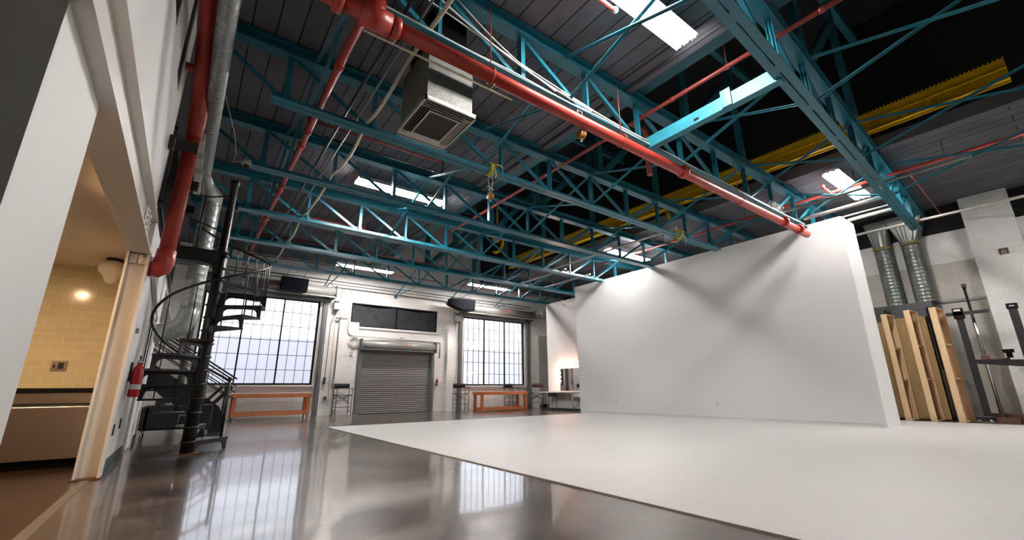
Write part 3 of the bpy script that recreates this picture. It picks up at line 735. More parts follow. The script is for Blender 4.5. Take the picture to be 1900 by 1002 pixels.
rope('yellow rope knotted round the third truss above the small pulley', 3.95, 5.95, 4.74, .12, ((-.03, .16), (.02, .18)), 3)
rope('yellow rope tied at the right end of the third truss beside the backdrop', 9.85, 5.95, 4.74, .25, ((-.14, .3), (.12, .25)), 5)
mb = MB((9.95, 6.2, 5.6)).tube([(9.9, 6.25, 5.75), (9.92, 6.2, 5.35), (9.97, 6.18, 5.22), (10.03, 6.2, 5.35), (10.05, 6.25, 5.75)], .018, 8)
o = obj('rope', mb, ROPE); o.location = (9.95, 6.2, 5.6); tag(o, 'single yellow rope loop hanging off the yellow crane rail', 'rope', 'yellow ropes on the truss')
t = thing('crane_rail', 'long yellow toothed crane rail running under the dark raised roof', 'crane rail', (10.1, 6.7, 5.66)); o = t.location
ya, yb = -.12, 13.7
obj('lower_flange', MB(o).box(10.0, 10.07, ya, yb, 5.655, 5.675), YEL, t)
obj('web', MB(o).prism([(10.02, ya, 5.675), (10.05, ya, 5.76), (10.07, ya, 5.76), (10.05, ya, 5.675)], (0, yb - ya, 0)), YEL, t)
obj('back_web', MB(o).box(10.2, 10.22, ya, yb, 5.675, 5.98), YEL, t)
obj('upper_plate', MB(o).prism([(10.02, ya, 5.87), (9.995, ya, 6.03), (10.01, ya, 6.03), (10.035, ya, 5.87)], (0, yb - ya, 0)), YEL, t)
obj('middle_lip', MB(o).box(9.985, 10.03, ya, yb, 5.855, 5.872), YEL, t)
mb = MB(o); k = 0
while ya + k * .055 < yb:
    y = ya + k * .055; mb.box(9.996, 10.008, y, y + .015, 6.03, 6.065); mb.box(10.03, 10.045, y, y + .022, 5.74, 5.87); k += 1
q = obj('tooth_comb', mb, YEL, t); q['kind'] = 'stuff'
for y in (1.2, 3.6): obj('rail_clip', MB(o).box(9.99, 10.05, y - .02, y + .02, 5.7, 5.86), YEL, t)
t = thing('hoist_hook', 'yellow hoist hook and cable loop hanging far back under the raised roof', 'hoist', (8.0, 11.6, 5.8)); o = t.location
mb = MB(o); mb.tube(arc((8.0, 11.6, 5.75), .32, .6, 5.4, 18, 'yz'), .05, 8); obj('cable_loop', mb, YEL, t)
obj('hook_block', MB(o).lathe((7.95, 11.62, 6.0), [(.001, 0), (.2, 0), (.22, .05), (.2, .1), (.001, .1)], 16, 'x').box(7.95, 8.05, 11.5, 11.74, 6.05, 6.4), YEL, t)
obj('hanger_rod', MB(o).tube([(8.0, 11.62, 6.3), (8.0, 11.62, MZ)], .03, 8), YEL, t)


# ------------------------------------------------------------------ cyclorama and partition
t = thing('cyclorama', 'huge white curved cyclorama backdrop with its white painted floor', 'backdrop', (11.9, 6, 0)); o = t.location
CX0, CX1, CY0, CY1, CZ = 11.9, 12.8, 2.95, 11.85, 4.75
mb = MB(o); rc = .025
top = [(CX1, CY0), (CX1, CY1), (CX0, CY1)] + [(CX0 + rc - rc * math.cos(a), CY0 + rc - rc * math.sin(a)) for a in [PI / 2 * k / 8 for k in range(9)]]
mb.prism([(x, y, 0) for x, y in top], (0, 0, CZ), True)
q = obj('backdrop_wall', mb, CYC, t)
for p in q.data.polygons: p.use_smooth = False
# floor sheet
obj('painted_floor', MB(o).box(2.97, 14.9, -6.0, 11.62, 0.0, .012), CYCF, t)
# cove fillet between wall and floor
mb = MB(o); R = .1; n = 10; vs = []
for y in (CY0 + .12, 11.62):
    for k in range(n + 1):
        a = PI / 2 * k / n; vs.append((CX0 - R + R * math.sin(a) + .002, y, .012 + R - R * math.cos(a)))
mb.add(vs, [(k, k + 1, n + 2 + k, n + 1 + k) for k in range(n)], True)
obj('cove', mb, CYCF, t, fix=False)
obj('outlet_cover', MB(o).box(11.892, 11.9, 6.55, 6.62, .36, .47), PLASTW, t); obj('outlet_cover', MB(o).box(11.892, 11.9, 10.1, 10.17, .36, .47), PLASTW, t)
t = thing('partition_wall', 'white freestanding partition behind the backdrop, lit pink by the mirror bulbs', 'partition', (13.2, 13, 0)); o = t.location
obj('panel', MB(o).box(13.12, 13.3, 10.2, 15.0, 0, 4.69), WHITE, t)
obj('skirting', MB(o).box(13.1, 13.12, 10.2, 14.99, 0, .08), BASEB, t)

# ------------------------------------------------------------------ spiral stair
SX, SY, SR, RISE, STEP, A0 = .18, 8.1, .72, .2, math.radians(28.5), math.radians(60)
t = thing('spiral_stair', 'black cast iron spiral stair beside the left wall', 'spiral staircase', (SX, SY, 0)); o = t.location
obj('base_plate', MB(o).box(SX - .15, SX + .15, SY - .15, SY + .15, 0, .018), BROWNB, t)
mb = MB(o).lathe((SX, SY, 0), [(.085, .018), (.085, 2.98), (.06, 3.0), (.056, 4.2), (.07, 4.22), (.075, 4.26), (.07, 4.29), (.001, 4.31)], 20)
q = obj('newel_pole', mb, BLACK, t)
for k in range(15): obj('collar_ring', MB(o).lathe((SX, SY, .17 + RISE * k), [(.08, -.02), (.102, -.018), (.102, .006), (.08, .01)], 18), BLACK, q)
def pol(r, a, z): return (SX + r * math.cos(a), SY + r * math.sin(a), z)
NT = 15
for k in range(NT):
    a = A0 + STEP * k; z = .17 + RISE * k; hw = STEP / 2 + math.radians(2)
    edge = [pol(.075, a - .45, z), pol(SR, a - hw, z)] + [pol(SR, a - hw + 2 * hw * j / 5, z) for j in range(1, 6)] + [pol(.075, a + .45, z)]
    tr = obj('tread', MB(o).prism([(x, y, zz - .028) for x, y, zz in edge], (0, 0, .028)), BLACK, t)
    ar = a - hw + .02
    prof = [(.08, -.028), (SR, -.028), (SR, -.2), (SR - .05, -.2), (SR - .06, -.15)]
    prof += [(SR - .15 + .09 * math.cos(u), -.15 + .085 * math.sin(u)) for u in [PI / 2 * j / 5 for j in range(1, 6)]]
    prof += [(.24 - .09 * math.sin(u), -.15 + .085 * math.cos(u)) for u in [PI / 2 * j / 5 for j in range(6)]] + [(.14, -.2), (.08, -.2)]
    if k == 0: prof = [(r_, -.17 if h <= -.19 else h) for r_, h in prof]
    n_ = Vector((-math.sin(ar), math.cos(ar), 0)) * .018
    obj('riser_bracket', MB(o).prism([pol(r_, ar, z + h) for r_, h in prof], n_), BLACK, tr)
rail = []
for j in range(0, 76):
    u = j / 5.0
    rail.append(pol(SR - .02, A0 - STEP / 2 + .1 + STEP * u, 1.02 + RISE * min(u, 6) * .97 + max(u - 6, 0) * .155))
obj('handrail', MB(o).tube(rail, .019, 8), BLACK, t)
obj('starting_post', MB(o).tube([pol(SR - .04, A0 - STEP / 2 + .1, .17), pol(SR - .04, A0 - STEP / 2 + .1, 1.05)], .022, 10).sphere(pol(SR - .04, A0 - STEP / 2 + .1, 1.06), .034, 10, 8), BLACK, t)
for k in range(1, NT):
    for f in ((0.,) if k < 9 else (-.25, .25)):
        u = k + f; a = A0 + STEP * u - STEP * .3; zt = 1.02 + RISE * min(u - .02, 6) * .97 + max(u - 6, 0) * .155
        obj('baluster', MB(o).tube([pol(SR - .02, a, .17 + RISE * k - .02), pol(SR - .02, a, zt)], .009, 6), BLACK, t)
# landing to the mezzanine
lz = 2.97
lp = obj('landing', MB(o).prism([(SX + .06, SY - .3, lz - .03), (SX + .06, SY + .62, lz - .03), (XL + .02, SY + .62, lz - .03), (XL + .02, SY - .3, lz - .03)], (0, 0, .03)), BLACK, t)
prof = [(SX - .02, lz - .03), (XL + .02, lz - .03), (XL + .02, lz - .24), (XL + .25, lz - .24)] + [(SX - .3 + .2 * math.sin(u), lz - .24 + .12 * (1 - math.cos(u)) * 0 + .0) for u in (0,)] + [(SX - .12, lz - .1), (SX - .06, lz - .24), (SX - .02, lz - .24)]
obj('landing_bracket', MB(o).prism([(x, SY - .29, z) for x, z in [(SX - .02, lz - .03), (XL + .02, lz - .03), (XL + .02, lz - .2), (SX - .26, lz - .2), (SX - .14, lz - .22), (SX - .1, lz - .27), (SX - .09, lz - .36), (SX - .02, lz - .36)]], (0, .02, 0)), BLACK, lp)
mb = MB(o)
mb.tube([(SX, SY - .02, 4.02), (-.1, SY + .3, 4.05), (XL + .06, SY + .5, 4.08)], .012, 6).tube([(SX, SY - .02, 3.35), (-.12, SY + .3, 3.55), (-.3, SY + .4, 3.62), (-.42, SY + .45, 3.75), (XL + .06, SY + .5, 3.76)], .013, 6)
mb.tube([(-.18, SY + .36, lz), (-.18, SY + .36, 4.06)], .014, 6)
obj('landing_rail', mb, BLACK, t)
# black guard rail in the mezzanine opening
t = thing('guard_rail', 'black barred guard rail in the mezzanine opening behind the red riser', 'railing', (-.55, 8.6, 2.97)); o = t.location
mb = MB(o).box(-.57, -.545, 6.24, 6.29, 2.97, 4.05)
obj('end_post', mb, BLACK, t)
obj('top_rail', MB(o).box(-.58, -.54, 6.24, 7.7, 4.02, 4.06).box(-.58, -.54, 8.75, 11.9, 4.02, 4.06), BLACK, t)
obj('bottom_rail', MB(o).box(-.575, -.545, 6.24, 7.7, 3.03, 3.06).box(-.575, -.545, 8.75, 11.9, 3.03, 3.06), BLACK, t)
y = 6.36
while y < 11.9:
    if not 7.68 < y < 8.78: obj('baluster', MB(o).box(-.568, -.552, y - .008, y + .008, 2.97, 4.02), BLACK, t)
    y += .12
for k, (y, z, lab) in enumerate(((6.02, 3.72, 'black steel stub bracket on the left wall, topmost, just left of the red riser'), (7.0, 3.62, 'black steel stub bracket behind the red riser, middle of three'), (7.45, 3.42, 'black steel stub bracket behind the red riser, lowest of three'))):
    tag_o = obj('stub_bracket', MB((-.5, y, z)).box(XL + .06, -.3 if k == 0 else -.26, y - .035, y + .035, z - .06, z + .06).box(*((XL - .01, XL + .05) if k == 0 else (-.538, -.5)), y - .05, y + .05, z - .08, z + .08), BLACK); tag_o.location = (-.5, y, z)
    tag(tag_o, lab, 'bracket', 'stub brackets by the red riser')

# ------------------------------------------------------------------ straight stair behind, sofa
t = thing('straight_stair', 'black steel straight stair with sloping pipe railing behind the spiral stair', 'staircase', (.4, 12.4, 0)); o = t.location
def st(x): return .56 + (.8 - x) * .66      # top edge of the stringer
for y in (12.05, 12.95):
    obj('stringer', MB(o).prism([(.82, y, .0), (.82, y, .34), (.72, y, .54), (-1.25, y, st(-1.25)), (-1.25, y, st(-1.25) - .3), (.5, y, .0)], (0, .05, 0)), BLACK, t)
for k in range(8):
    x = .68 - k * .27; z = .2 + k * .18
    obj('tread', MB(o).box(x - .24, x + .03, 12.1, 12.95, z - .03, z), BLACK, t)
for y in (12.02, 13.0):
    for h in (.98, .82, .68, .54):
        obj('rail_bar', MB(o).tube([(.98, y, .16 + h), (-1.25, y, st(-1.25) - .44 + h + .16)], .018 if h > .9 else .012, 8), BLACK, t)
    for x in (.85, -.1, -.8): obj('rail_post', MB(o).box(x - .02, x + .02, y - .02, y + .02, max(st(x) - .3, 0), st(x) + .56), BLACK, t)
obj('brace', MB(o).beam((.9, 11.98, .98), (.3, 11.98, .25), .03, .08), BLACK, t); obj('brace', MB(o).beam((.72, 11.98, .98), (.12, 11.98, .25), .03, .06), BLACK, t)
t = thing('sofa', 'low black leather sofa on thin metal legs behind the spiral stair', 'sofa', (-.1, 11.2, 0)); o = t.location
bevel(obj('seat', MB(o).box(-.52, .55, 10.85, 11.7, .17, .42), SOFA, t), .03, 3)
bevel(obj('backrest', MB(o).box(-.52, .55, 10.82, 11.0, .18, .62), SOFA, t), .03, 3)
bevel(obj('armrest', MB(o).box(-.56, -.42, 10.82, 11.7, .18, .6), SOFA, t), .03, 3)
for x in (-.5, .5):
    for y in (10.9, 11.65): obj('leg', MB(o).tube([(x, y, 0), (x, y, .18)], .014, 8), CHROME, t)
q = obj('round_cushion', MB((-.24, 11.18, .42)).sphere((-.24, 11.18, .56), .15, 16, 10, .9), SOFA); q.location = (-.24, 11.18, .42)
tag(q, 'round black cushion resting on the black sofa', 'cushion')

# ------------------------------------------------------------------ left wall fittings
def wallbox(name, lab, cat, y0, y1, z0, z1, m, parts=(), d=.012, group=None):
    t = thing(name, lab, cat, (XL, (y0 + y1) / 2, (z0 + z1) / 2), 0, group); o = t.location
    obj('cover_plate', MB(o).box(XL, XL + d, y0, y1, z0, z1), m, t)
    for nm, a, b, c, e, m2, d2 in parts: obj(nm, MB(o).box(XL + d, XL + d + d2, a, b, c, e), m2, t)
    return t
wallbox('light_switch', 'white light switch on the left wall above the red extinguisher', 'light switch', 6.86, 6.98, 1.50, 1.66, PLASTW, (('rocker', 6.9, 6.94, 1.55, 1.61, ALUM, .03),))
wallbox('wall_outlet', 'dark wall outlet low on the left wall, nearer the column', 'outlet', 6.98, 7.05, .38, .5, PLASTB, (('socket', 6.995, 7.035, .4, .48, ALUM, .004),))
wallbox('wall_outlet', 'dark wall outlet low on the left wall, nearer the white door', 'outlet', 7.6, 7.67, .42, .54, PLASTB, (('socket', 7.615, 7.655, .44, .52, ALUM, .004),))
def extinguisher(lab, x, y, z, along, sc=1.):
    t = thing('fire_extinguisher', lab, 'fire extinguisher', (x, y, z)); o = t.location; t.scale = (sc, sc, sc)
    obj('cylinder', MB(o).lathe((x, y, z), [(.001, 0), (.056, .004), (.064, .02), (.064, .32), (.05, .38), (.028, .42), (.024, .45), (.001, .45)], 20), REDEXT, t)
    obj('label_band', MB(o).lathe((x, y, z), [(.0645, .1), (.0648, .101), (.0648, .165), (.0645, .166)], 20), PLASTW, t, 'white paper label band')
    v = obj('valve_head', MB(o).lathe((x, y, z + .44), [(.03, 0), (.03, .04), (.018, .05), (.001, .05)], 12), CHROME, t)
    obj('lever', MB(o).beam((x, y, z + .5), (x + along[0] * .12, y + along[1] * .12, z + .53), .022, .01).beam((x, y, z + .48), (x + along[0] * .11, y + along[1] * .11, z + .47), .02, .008), BLACK, v)
    a = Vector((along[0], along[1], 0)) * .09
    obj('hose', MB(o).tube([(x, y, z + .46), Vector((x, y, z + .44)) - a * .6, Vector((x, y, z + .36)) - a, Vector((x, y, z + .14)) - a * 1.02, Vector((x, y, z + .08)) - a], .012, 8), PLASTB, t)
    obj('wall_hook', MB(o).box(min(x, x - along[1] * .0) - .02, x + .02, y - .02, y + .02, z + .4, z + .43), BLACK, t)
    return t
t = extinguisher('red fire extinguisher hanging on the left wall before the white door', XL + .085, 7.42, .80, (0, -1), .95)
obj('wall_bracket', MB(t.location).box(XL - .005, XL + .02, 7.38, 7.46, 1.0, 1.25), BLACK, t)
t = extinguisher('small red fire extinguisher on the brick wall right of the roll-up door', 8.7, YB - .07, 1.04, (1, 0), .62)
obj('wall_bracket', MB(t.location).box(8.66, 8.74, YB - .0, YB + .045, 1.15, 1.45), BLACK, t)
r = struct_root('door_2', (XL, 9.2, 0)); o = r.location
obj('door_leaf', MB(o).box(XL, XL + .015, 8.78, 9.66, .01, 2.03), WHITE, r)
obj('door_frame', MB(o).box(XL, XL + .035, 8.7, 8.78, 0, 2.1).box(XL, XL + .035, 9.66, 9.74, 0, 2.1).box(XL, XL + .035, 8.7, 9.74, 2.03, 2.1), WHITE, r)
obj('door_knob', MB(o).tube([(XL + .015, 8.86, .95), (XL + .05, 8.86, .95)], .012, 8).sphere((XL + .075, 8.86, .95), .032, 12, 8), CHROME, r)
for z in (.25, 1.75): obj('hinge', MB(o).box(XL + .015, XL + .03, 9.62, 9.67, z, z + .11), CHROME, r)
t = thing('cable_trunking', 'white sloping cable trunking on the left wall below the red elbow', 'trunking', (XL, 7.6, 2.2)); o = t.location
obj('trunking', MB(o).beam((XL + .03, 6.8, 2.46), (XL + .03, 9.55, 2.07), .05, .07), WHITE, t)

# ------------------------------------------------------------------ kitchen
t = thing('dishwasher_drawer', 'stainless steel appliance front under the black worktop in the kitchen', 'dishwasher', (-1.4, 7.95, 0)); o = t.location
obj('body', MB(o).box(-2.1, -.86, 7.64, 8.245, .1, .87), STEELD, t)
bevel(obj('front_panel', MB(o).box(-2.08, -.87, 7.6, 7.64, .11, .70), INOX, t), .006)
bevel(obj('control_strip', MB(o).box(-2.08, -.87, 7.6, 7.64, .735, .865), INOX, t), .006)
obj('handle_recess', MB(o).box(-2.08, -.87, 7.625, 7.65, .70, .735), STEELG, t)
obj('toe_kick', MB(o).box(-2.1, -.86, 7.68, 7.75, 0, .1), BLACKM, t)
t = obj('worktop', MB((-2.5, 7.9, .87)).box(-4.28, -.80, 7.57, 8.245, .871, .915), STONE); t.location = (-2.5, 7.9, .87); tag(t, 'black stone worktop above the stainless appliance', 'worktop')
t = thing('kitchen_cabinet', 'plain kitchen base cabinet left of the stainless appliance', 'cabinet', (-3.2, 7.95, 0)); o = t.location
obj('body', MB(o).box(-4.28, -2.12, 7.64, 8.245, .1, .87), COLUMN, t); obj('door', MB(o).box(-4.2, -3.2, 7.61, 7.64, .12, .85), COLUMN, t); obj('door', MB(o).box(-3.18, -2.14, 7.61, 7.64, .12, .85), COLUMN, t)
obj('plinth', MB(o).box(-4.28, -2.12, 7.7, 8.2, 0, .1), BLACKM, t)
t = thing('tile_outlet', 'steel outlet plate on the tiled kitchen wall', 'outlet', (-1.36, 8.25, 1.2)); o = t.location
obj('cover_plate', MB(o).box(-1.44, -1.29, 8.238, 8.25, 1.14, 1.27), INOX, t)
obj('switch', MB(o).box(-1.42, -1.4, 8.23, 8.238, 1.18, 1.22), PLASTB, t); obj('socket', MB(o).box(-1.375, -1.32, 8.232, 8.238, 1.165, 1.245), PLASTB, t)
t = thing('globe_light', 'opal glass globe light under the kitchen ceiling beside the column', 'ceiling light', (-.98, 7.5, 2.56)); o = t.location
obj('ceiling_rim', MB(o).lathe((-.98, 7.5, 2.56), [(.001, 0), (.09, 0), (.09, -.025), (.001, -.03)], 18), PLASTB, t)
obj('glass_shade', MB(o).lathe((-.98, 7.5, 2.53), [(.08, 0), (.13, -.04), (.155, -.1), (.14, -.16), (.09, -.2), (.06, -.27), (.04, -.3), (.001, -.31)], 20), OPAL, t)
t = thing('ceiling_register', 'brown air register in the kitchen ceiling', 'air vent', (-1.55, 6.4, 2.56)); o = t.location
obj('frame', MB(o).box(-1.95, -1.3, 6.2, 6.75, 2.545, 2.56), COLUMN, t); obj('slots', MB(o).box(-1.9, -1.36, 6.25, 6.7, 2.54, 2.548), BROWNB, t)
for x, y in ((-1.15, 4.7), (-1.7, 5.9), (-2.7, 6.0)):
    t = thing('downlight', 'recessed warm kitchen downlight out of view behind the white pier', 'ceiling light', (x, y, 2.56), 0, 'kitchen downlights'); o = t.location
    obj('lamp_disc', MB(o).lathe((x, y, 2.552), [(.001, 0), (.06, 0), (.06, -.004), (.001, -.004)], 16), DOWNL, t)
    obj('trim_ring', MB(o).lathe((x, y, 2.558), [(.062, 0), (.085, -.002), (.085, -.01), (.062, -.012), (.062, 0)], 18), PLASTW, t)

# ------------------------------------------------------------------ director's chairs
def make_chair(lab, m, arm):
    t = thing('director_chair', lab, 'chair', (0, 0, 0), 0, "tall folding director's chairs")
    W, D, ZS, ZA = .27, .2, .73, .93
    for sx in (-1, 1):
        for sy in (-1, 1): obj('leg', MB().tube([(sx * W, sy * D, 0), (sx * W, sy * D, ZA if sy < 0 else 1.13)], .012, 8), BLACK, t)
        obj('armrest', MB().box(sx * W - .025, sx * W + .025, -D - .03, D - .02, ZA, ZA + .022), arm, t)
        obj('side_rail', MB().tube([(sx * W, -D, .3), (sx * W, D, .3)], .01, 6).tube([(sx * W, -D, ZS - .02), (sx * W, D, ZS - .02)], .01, 6), BLACK, t)
    for sy in (-1, 1):
        mb = MB().tube([(-W, sy * D, .42), (W, sy * D, ZS - .01)], .009, 6).tube([(W, sy * (D - .02), .42), (-W, sy * (D - .02), ZS - .01)], .009, 6)
        obj('cross_bar', mb, BLACK, t)
    mb = MB()
    for sx in (-1, 1): mb.tube([(sx * W, -D, .05), (sx * W, D, .26)], .007, 6).tube([(sx * W, D, .05), (sx * W, -D, .26)], .007, 6)
    obj('side_brace', mb, BLACK, t)
    obj('footrest', MB().box(-W, W, -D - .02, -D + .05, .29, .31), BLACK, t)
    n = 8; mb = MB(); vs = []
    for y in (-D, D):
        for k in range(n + 1): u = k / n; vs.append((-W + 2 * W * u, y, ZS - .03 * math.sin(PI * u)))
    mb.add(vs, [(k, k + 1, n + 2 + k, n + 1 + k) for k in range(n)], True); q = obj('seat', mb, m, t, fix=False)
    s = q.modifiers.new('thick', 'SOLIDIFY'); s.thickness = .008
    mb = MB(); vs = []
    for z in (.95, 1.12):
        for k in range(n + 1): u = k / n; vs.append((-W - .01 + 2 * (W + .01) * u, D + .014 + .03 * math.sin(PI * u), z))
    mb.add(vs, [(k, k + 1, n + 2 + k, n + 1 + k) for k in range(n)], True); q = obj('backrest', mb, m, t, fix=False)
    s = q.modifiers.new('thick', 'SOLIDIFY'); s.thickness = .01
    return t
c0 = make_chair("black director's chair standing left of the roll-up door", CANVAS, BLACK); c0.location = (4.72, 16.75, 0)
dup(c0, (9.42, 16.35, 0), -.15, "black director's chair at the left end of the right-hand workbench")
dup(c0, (12.42, 16.85, 0), .1, "black director's chair behind the right end of the right-hand workbench")
c1 = make_chair("maroon-backed director's chair beside the makeup table", CANVAS_M, WOODO); c1.location = (12.72, 15.35, 0); c1.rotation_euler = (0, 0, -.9)

# ------------------------------------------------------------------ workbenches
def bench(lab, x0, x1, y0, y1, h, casters):
    t = thing('workbench', lab, 'workbench', ((x0 + x1) / 2, (y0 + y1) / 2, 0)); o = t.location; b = .1 if casters else .0
    bevel(obj('bench_top', MB(o).box(x0 - .03, x1 + .03, y0 - .03, y1 + .03, h - .13, h), WOODO, t), .006)
    for x in (x0, x1 - .1):
        for y in (y0, y1 - .1):
            l = obj('leg', MB(o).box(x, x + .1, y, y + .1, b, h - .13), WOODO, t)
            if casters: obj('caster', MB(o).lathe((x + .05, y + .05, .045), [(.001, -.015), (.045, -.015), (.045, .015), (.001, .015)], 14, 'x').box(x + .02, x + .08, y + .02, y + .08, .085, .1).box(x + .03, x + .036, y + .03, y + .07, .04, .09), STEELG, l)
    obj('lower_rail', MB(o).box(x0 + .1, x1 - .1, y0, y0 + .05, b + .03, b + .15), WOODO, t); obj('lower_rail', MB(o).box(x0 + .1, x1 - .1, y1 - .05, y1, b + .03, b + .15), WOODO, t)
    obj('shelf', MB(o).box(x0 + .02, x1 - .02, y0 + .05, y1 - .05, b + .12, b + .14), WOODO, t)
    obj('end_rail', MB(o).box(x0, x0 + .05, y0 + .1, y1 - .1, b + .03, b + .15), WOODO, t); obj('end_rail', MB(o).box(x1 - .05, x1, y0 + .1, y1 - .1, b + .03, b + .15), WOODO, t)
    return t
bench('orange timber workbench on casters under the left window', 1.28, 3.5, 16.1, 16.75, .8, True)
bench('orange timber workbench under the right-hand window', 9.95, 12.3, 15.55, 16.2, .78, False)

# ------------------------------------------------------------------ makeup station
t = thing('makeup_table', 'long pale makeup table below the bulb-lit mirror', 'table', (12.85, 13.6, 0)); o = t.location
obj('tabletop', MB(o).box(12.5, 13.1, 12.3, 14.9, .72, .76), PLASTW, t)
obj('apron', MB(o).box(12.55, 13.08, 14.4, 14.86, .56, .72), STEELG, t)
obj('apron', MB(o).box(12.55, 13.08, 12.5, 12.95, .56, .72), PLASTW, t)
for x in (12.54, 13.04):
    for y in (14.84, 14.42, 12.9, 12.36): obj('leg', MB(o).tube([(x, y, 0), (x, y, .72)], .018, 8), ALUM, t)
t = thing('makeup_mirror', 'large makeup mirror edged with glowing bulbs on the white partition', 'mirror', (13.1, 13.4, .76)); o = t.location
y0, y1, z0, z1 = 12.3, 14.32, .76, 1.84
obj('mirror_glass', MB(o).box(13.06, 13.07, y0 + .1, y1 - .17, z0 + .02, z1 - .13), MIRROR, t)
obj('frame', MB(o).box(13.04, 13.1, y0, y1, z1 - .13, z1).box(13.04, 13.1, y1 - .17, y1, z0, z1 - .13).box(13.04, 13.1, y0, y0 + .1, z0, z1 - .13).box(13.04, 13.1, y0 + .1, y1 - .17, z0, z0 + .02), WHITE, t)
k = 0
for i in range(10):
    y = y1 - .06 - i * .2; bb = obj('bulb_holder', MB(o).lathe((13.04, y, z1 - .065), [(.03, 0), (.03, -.02), (.001, -.02)], 12, 'x'), PLASTW, t)
    obj('bulb', MB(o).sphere((12.985, y, z1 - .065), .042, 12, 8), BULB, bb)
for i in range(3):
    y, z = y1 - .085, z1 - .30 - i * .17
    bb = obj('bulb_holder', MB(o).lathe((13.04, y, z), [(.03, 0), (.03, -.02), (.001, -.02)], 12, 'x'), PLASTW, t); obj('bulb', MB(o).sphere((12.985, y, z), .042, 12, 8), BULB, bb)
t = thing('power_cord', 'black power cord hanging under the makeup table', 'cord', (13.0, 13.2, .3)); o = t.location
obj('cord', MB(o).tube([(13.1, 13.1, .42), (13.06, 13.14, .4), (13.03, 13.18, .22), (13.0, 13.3, .12), (12.98, 13.5, .04), (12.96, 13.7, .01)], .009, 6), PLASTB, t)
obj('plug', MB(o).box(13.08, 13.12, 13.06, 13.14, .4, .45), PLASTB, t)

# ------------------------------------------------------------------ back wall fittings
def speaker(lab, poly, y0, y1, wires):
    x = sum(p[0] for p in poly) / len(poly); t = thing('loudspeaker', lab, 'loudspeaker', (x, (y0 + y1) / 2, poly[0][1])); o = t.location
    obj('cabinet', MB(o).prism([(a, y0, b) for a, b in poly], (0, y1 - y0, 0)), BLACKM, t)
    xs = [p[0] for p in poly]; zs = [p[1] for p in poly]
    obj('grille', MB(o).prism([(a + (.03 if a < x else -.03), y0 - .012, b + (.03 if b < sum(zs) / len(zs) else -.03)) for a, b in poly], (0, .012, 0)), mat('speaker_grille_cloth', (15, 17, 23), .95, bump=.3, bscale=400, spec=.1), t)
    mb = MB(o)
    for wx in wires: mb.tube([(wx, (y0 + y1) / 2, max(zs)), (wx, 15.0, ZR)], .006, 5)
    obj('hanging_wire', mb, CONDUITG, t)
speaker('black rectangular loudspeaker hung in front of the left roller shutter', [(2.2, 4.28), (3.03, 4.28), (3.05, 4.73), (2.2, 4.75)], 16.3, 16.7, (2.35, 2.9))
speaker('five-sided black loudspeaker hung above the right-hand window corner', [(9.35, 4.27), (9.95, 4.27), (9.99, 4.74), (8.82, 4.72), (8.78, 4.45)], 16.2, 16.65, (9.2, 9.7))
def conduit(lab, pts, r, m=CONDUIT, box=None, name='wall_conduit'):
    t = thing(name, lab, 'conduit', pts[0], 0, 'conduits on the back wall'); o = t.location
    obj('pipe', MB(o).tube(pts, r, 8), m, t)
    if box: obj('junction_box', MB(o).box(*box), CONDUIT, t)
    return t
yw = YB - .03
conduit('topmost grey conduit running along the back wall above the windows', [(-1.6, yw, 5.02), (14.0, yw, 4.98)], .022, CONDUITG, (6.6, 6.75, YB - .09, YB, 4.82, 4.96))
conduit('middle grey conduit running along the back wall above the windows', [(-1.6, yw, 4.9), (14.0, yw, 4.86)], .018, CONDUITG, (9.2, 9.32, YB - .07, YB, 4.83, 4.95))
conduit('lowest grey conduit running along the back wall above the windows', [(-1.6, YB - .5, 4.8), (3.9, YB - .5, 4.78), (4.1, yw, 4.76), (14.0, yw, 4.72)], .024, CONDUITG, (10.9, 11.0, YB - .07, YB, 4.68, 4.78))
conduit('painted conduit dropping beside the left shutter guide rail', [(4.45, yw, 4.76), (4.45, yw, 1.15)], .016, CONDUIT, (4.41, 4.469, YB - .06, YB, 1.1, 1.3))
conduit('painted conduit dropping between left window and black curtained window', [(4.78, yw, 4.76), (4.78, YB - .12, 4.7), (4.78, YB - .12, 3.6), (4.78, YB - .12, 3.1), (4.86, YB - .12, 2.95), (5.0, YB - .12, 2.92), (7.1, yw, 2.90), (8.75, yw, 2.88), (8.8, yw, 2.84), (8.8, yw, 2.2)], .02, CONDUIT, (6.95, 7.09, YB - .07, YB, 2.84, 2.98))
conduit('white conduit dropping left of the roll-up door to a switch box', [(5.05, YB - .12, 2.92), (5.0, YB - .11, 2.3)], .009, CONDUIT, (4.93, 5.05, YB - .13, YB - .09, 2.16, 2.3))
conduit('painted conduit dropping beside the right shutter guide rail', [(9.44, yw, 4.74), (9.44, yw, 1.2)], .016, CONDUIT, (9.424, 9.5, YB - .06, YB, 1.12, 1.3))
conduit('dark pipe on the back wall at the right of the right-hand shutter', [(14.2, YB - .44, 4.55), (15.8, YB - .44, 4.5)], .04, CONDUITG, (14.35, 14.6, YB - .55, YB - .4, 4.45, 4.75))
mb = MB((5.02, YB - .14, 2.75))
for k in range(7): mb.tube(arc((5.03 + random.uniform(-.03, .03), YB - .13 - k * .006, 2.7 + random.uniform(-.04, .04)), .16 + random.uniform(-.02, .04), 0, 2 * PI, 20), .01, 6, False)
t = obj('coiled_cable', mb, CABLE); t.location = (5.02, YB - .14, 2.75); tag(t, 'coil of white cable hung at the upper left of the roll-up door', 'cable')
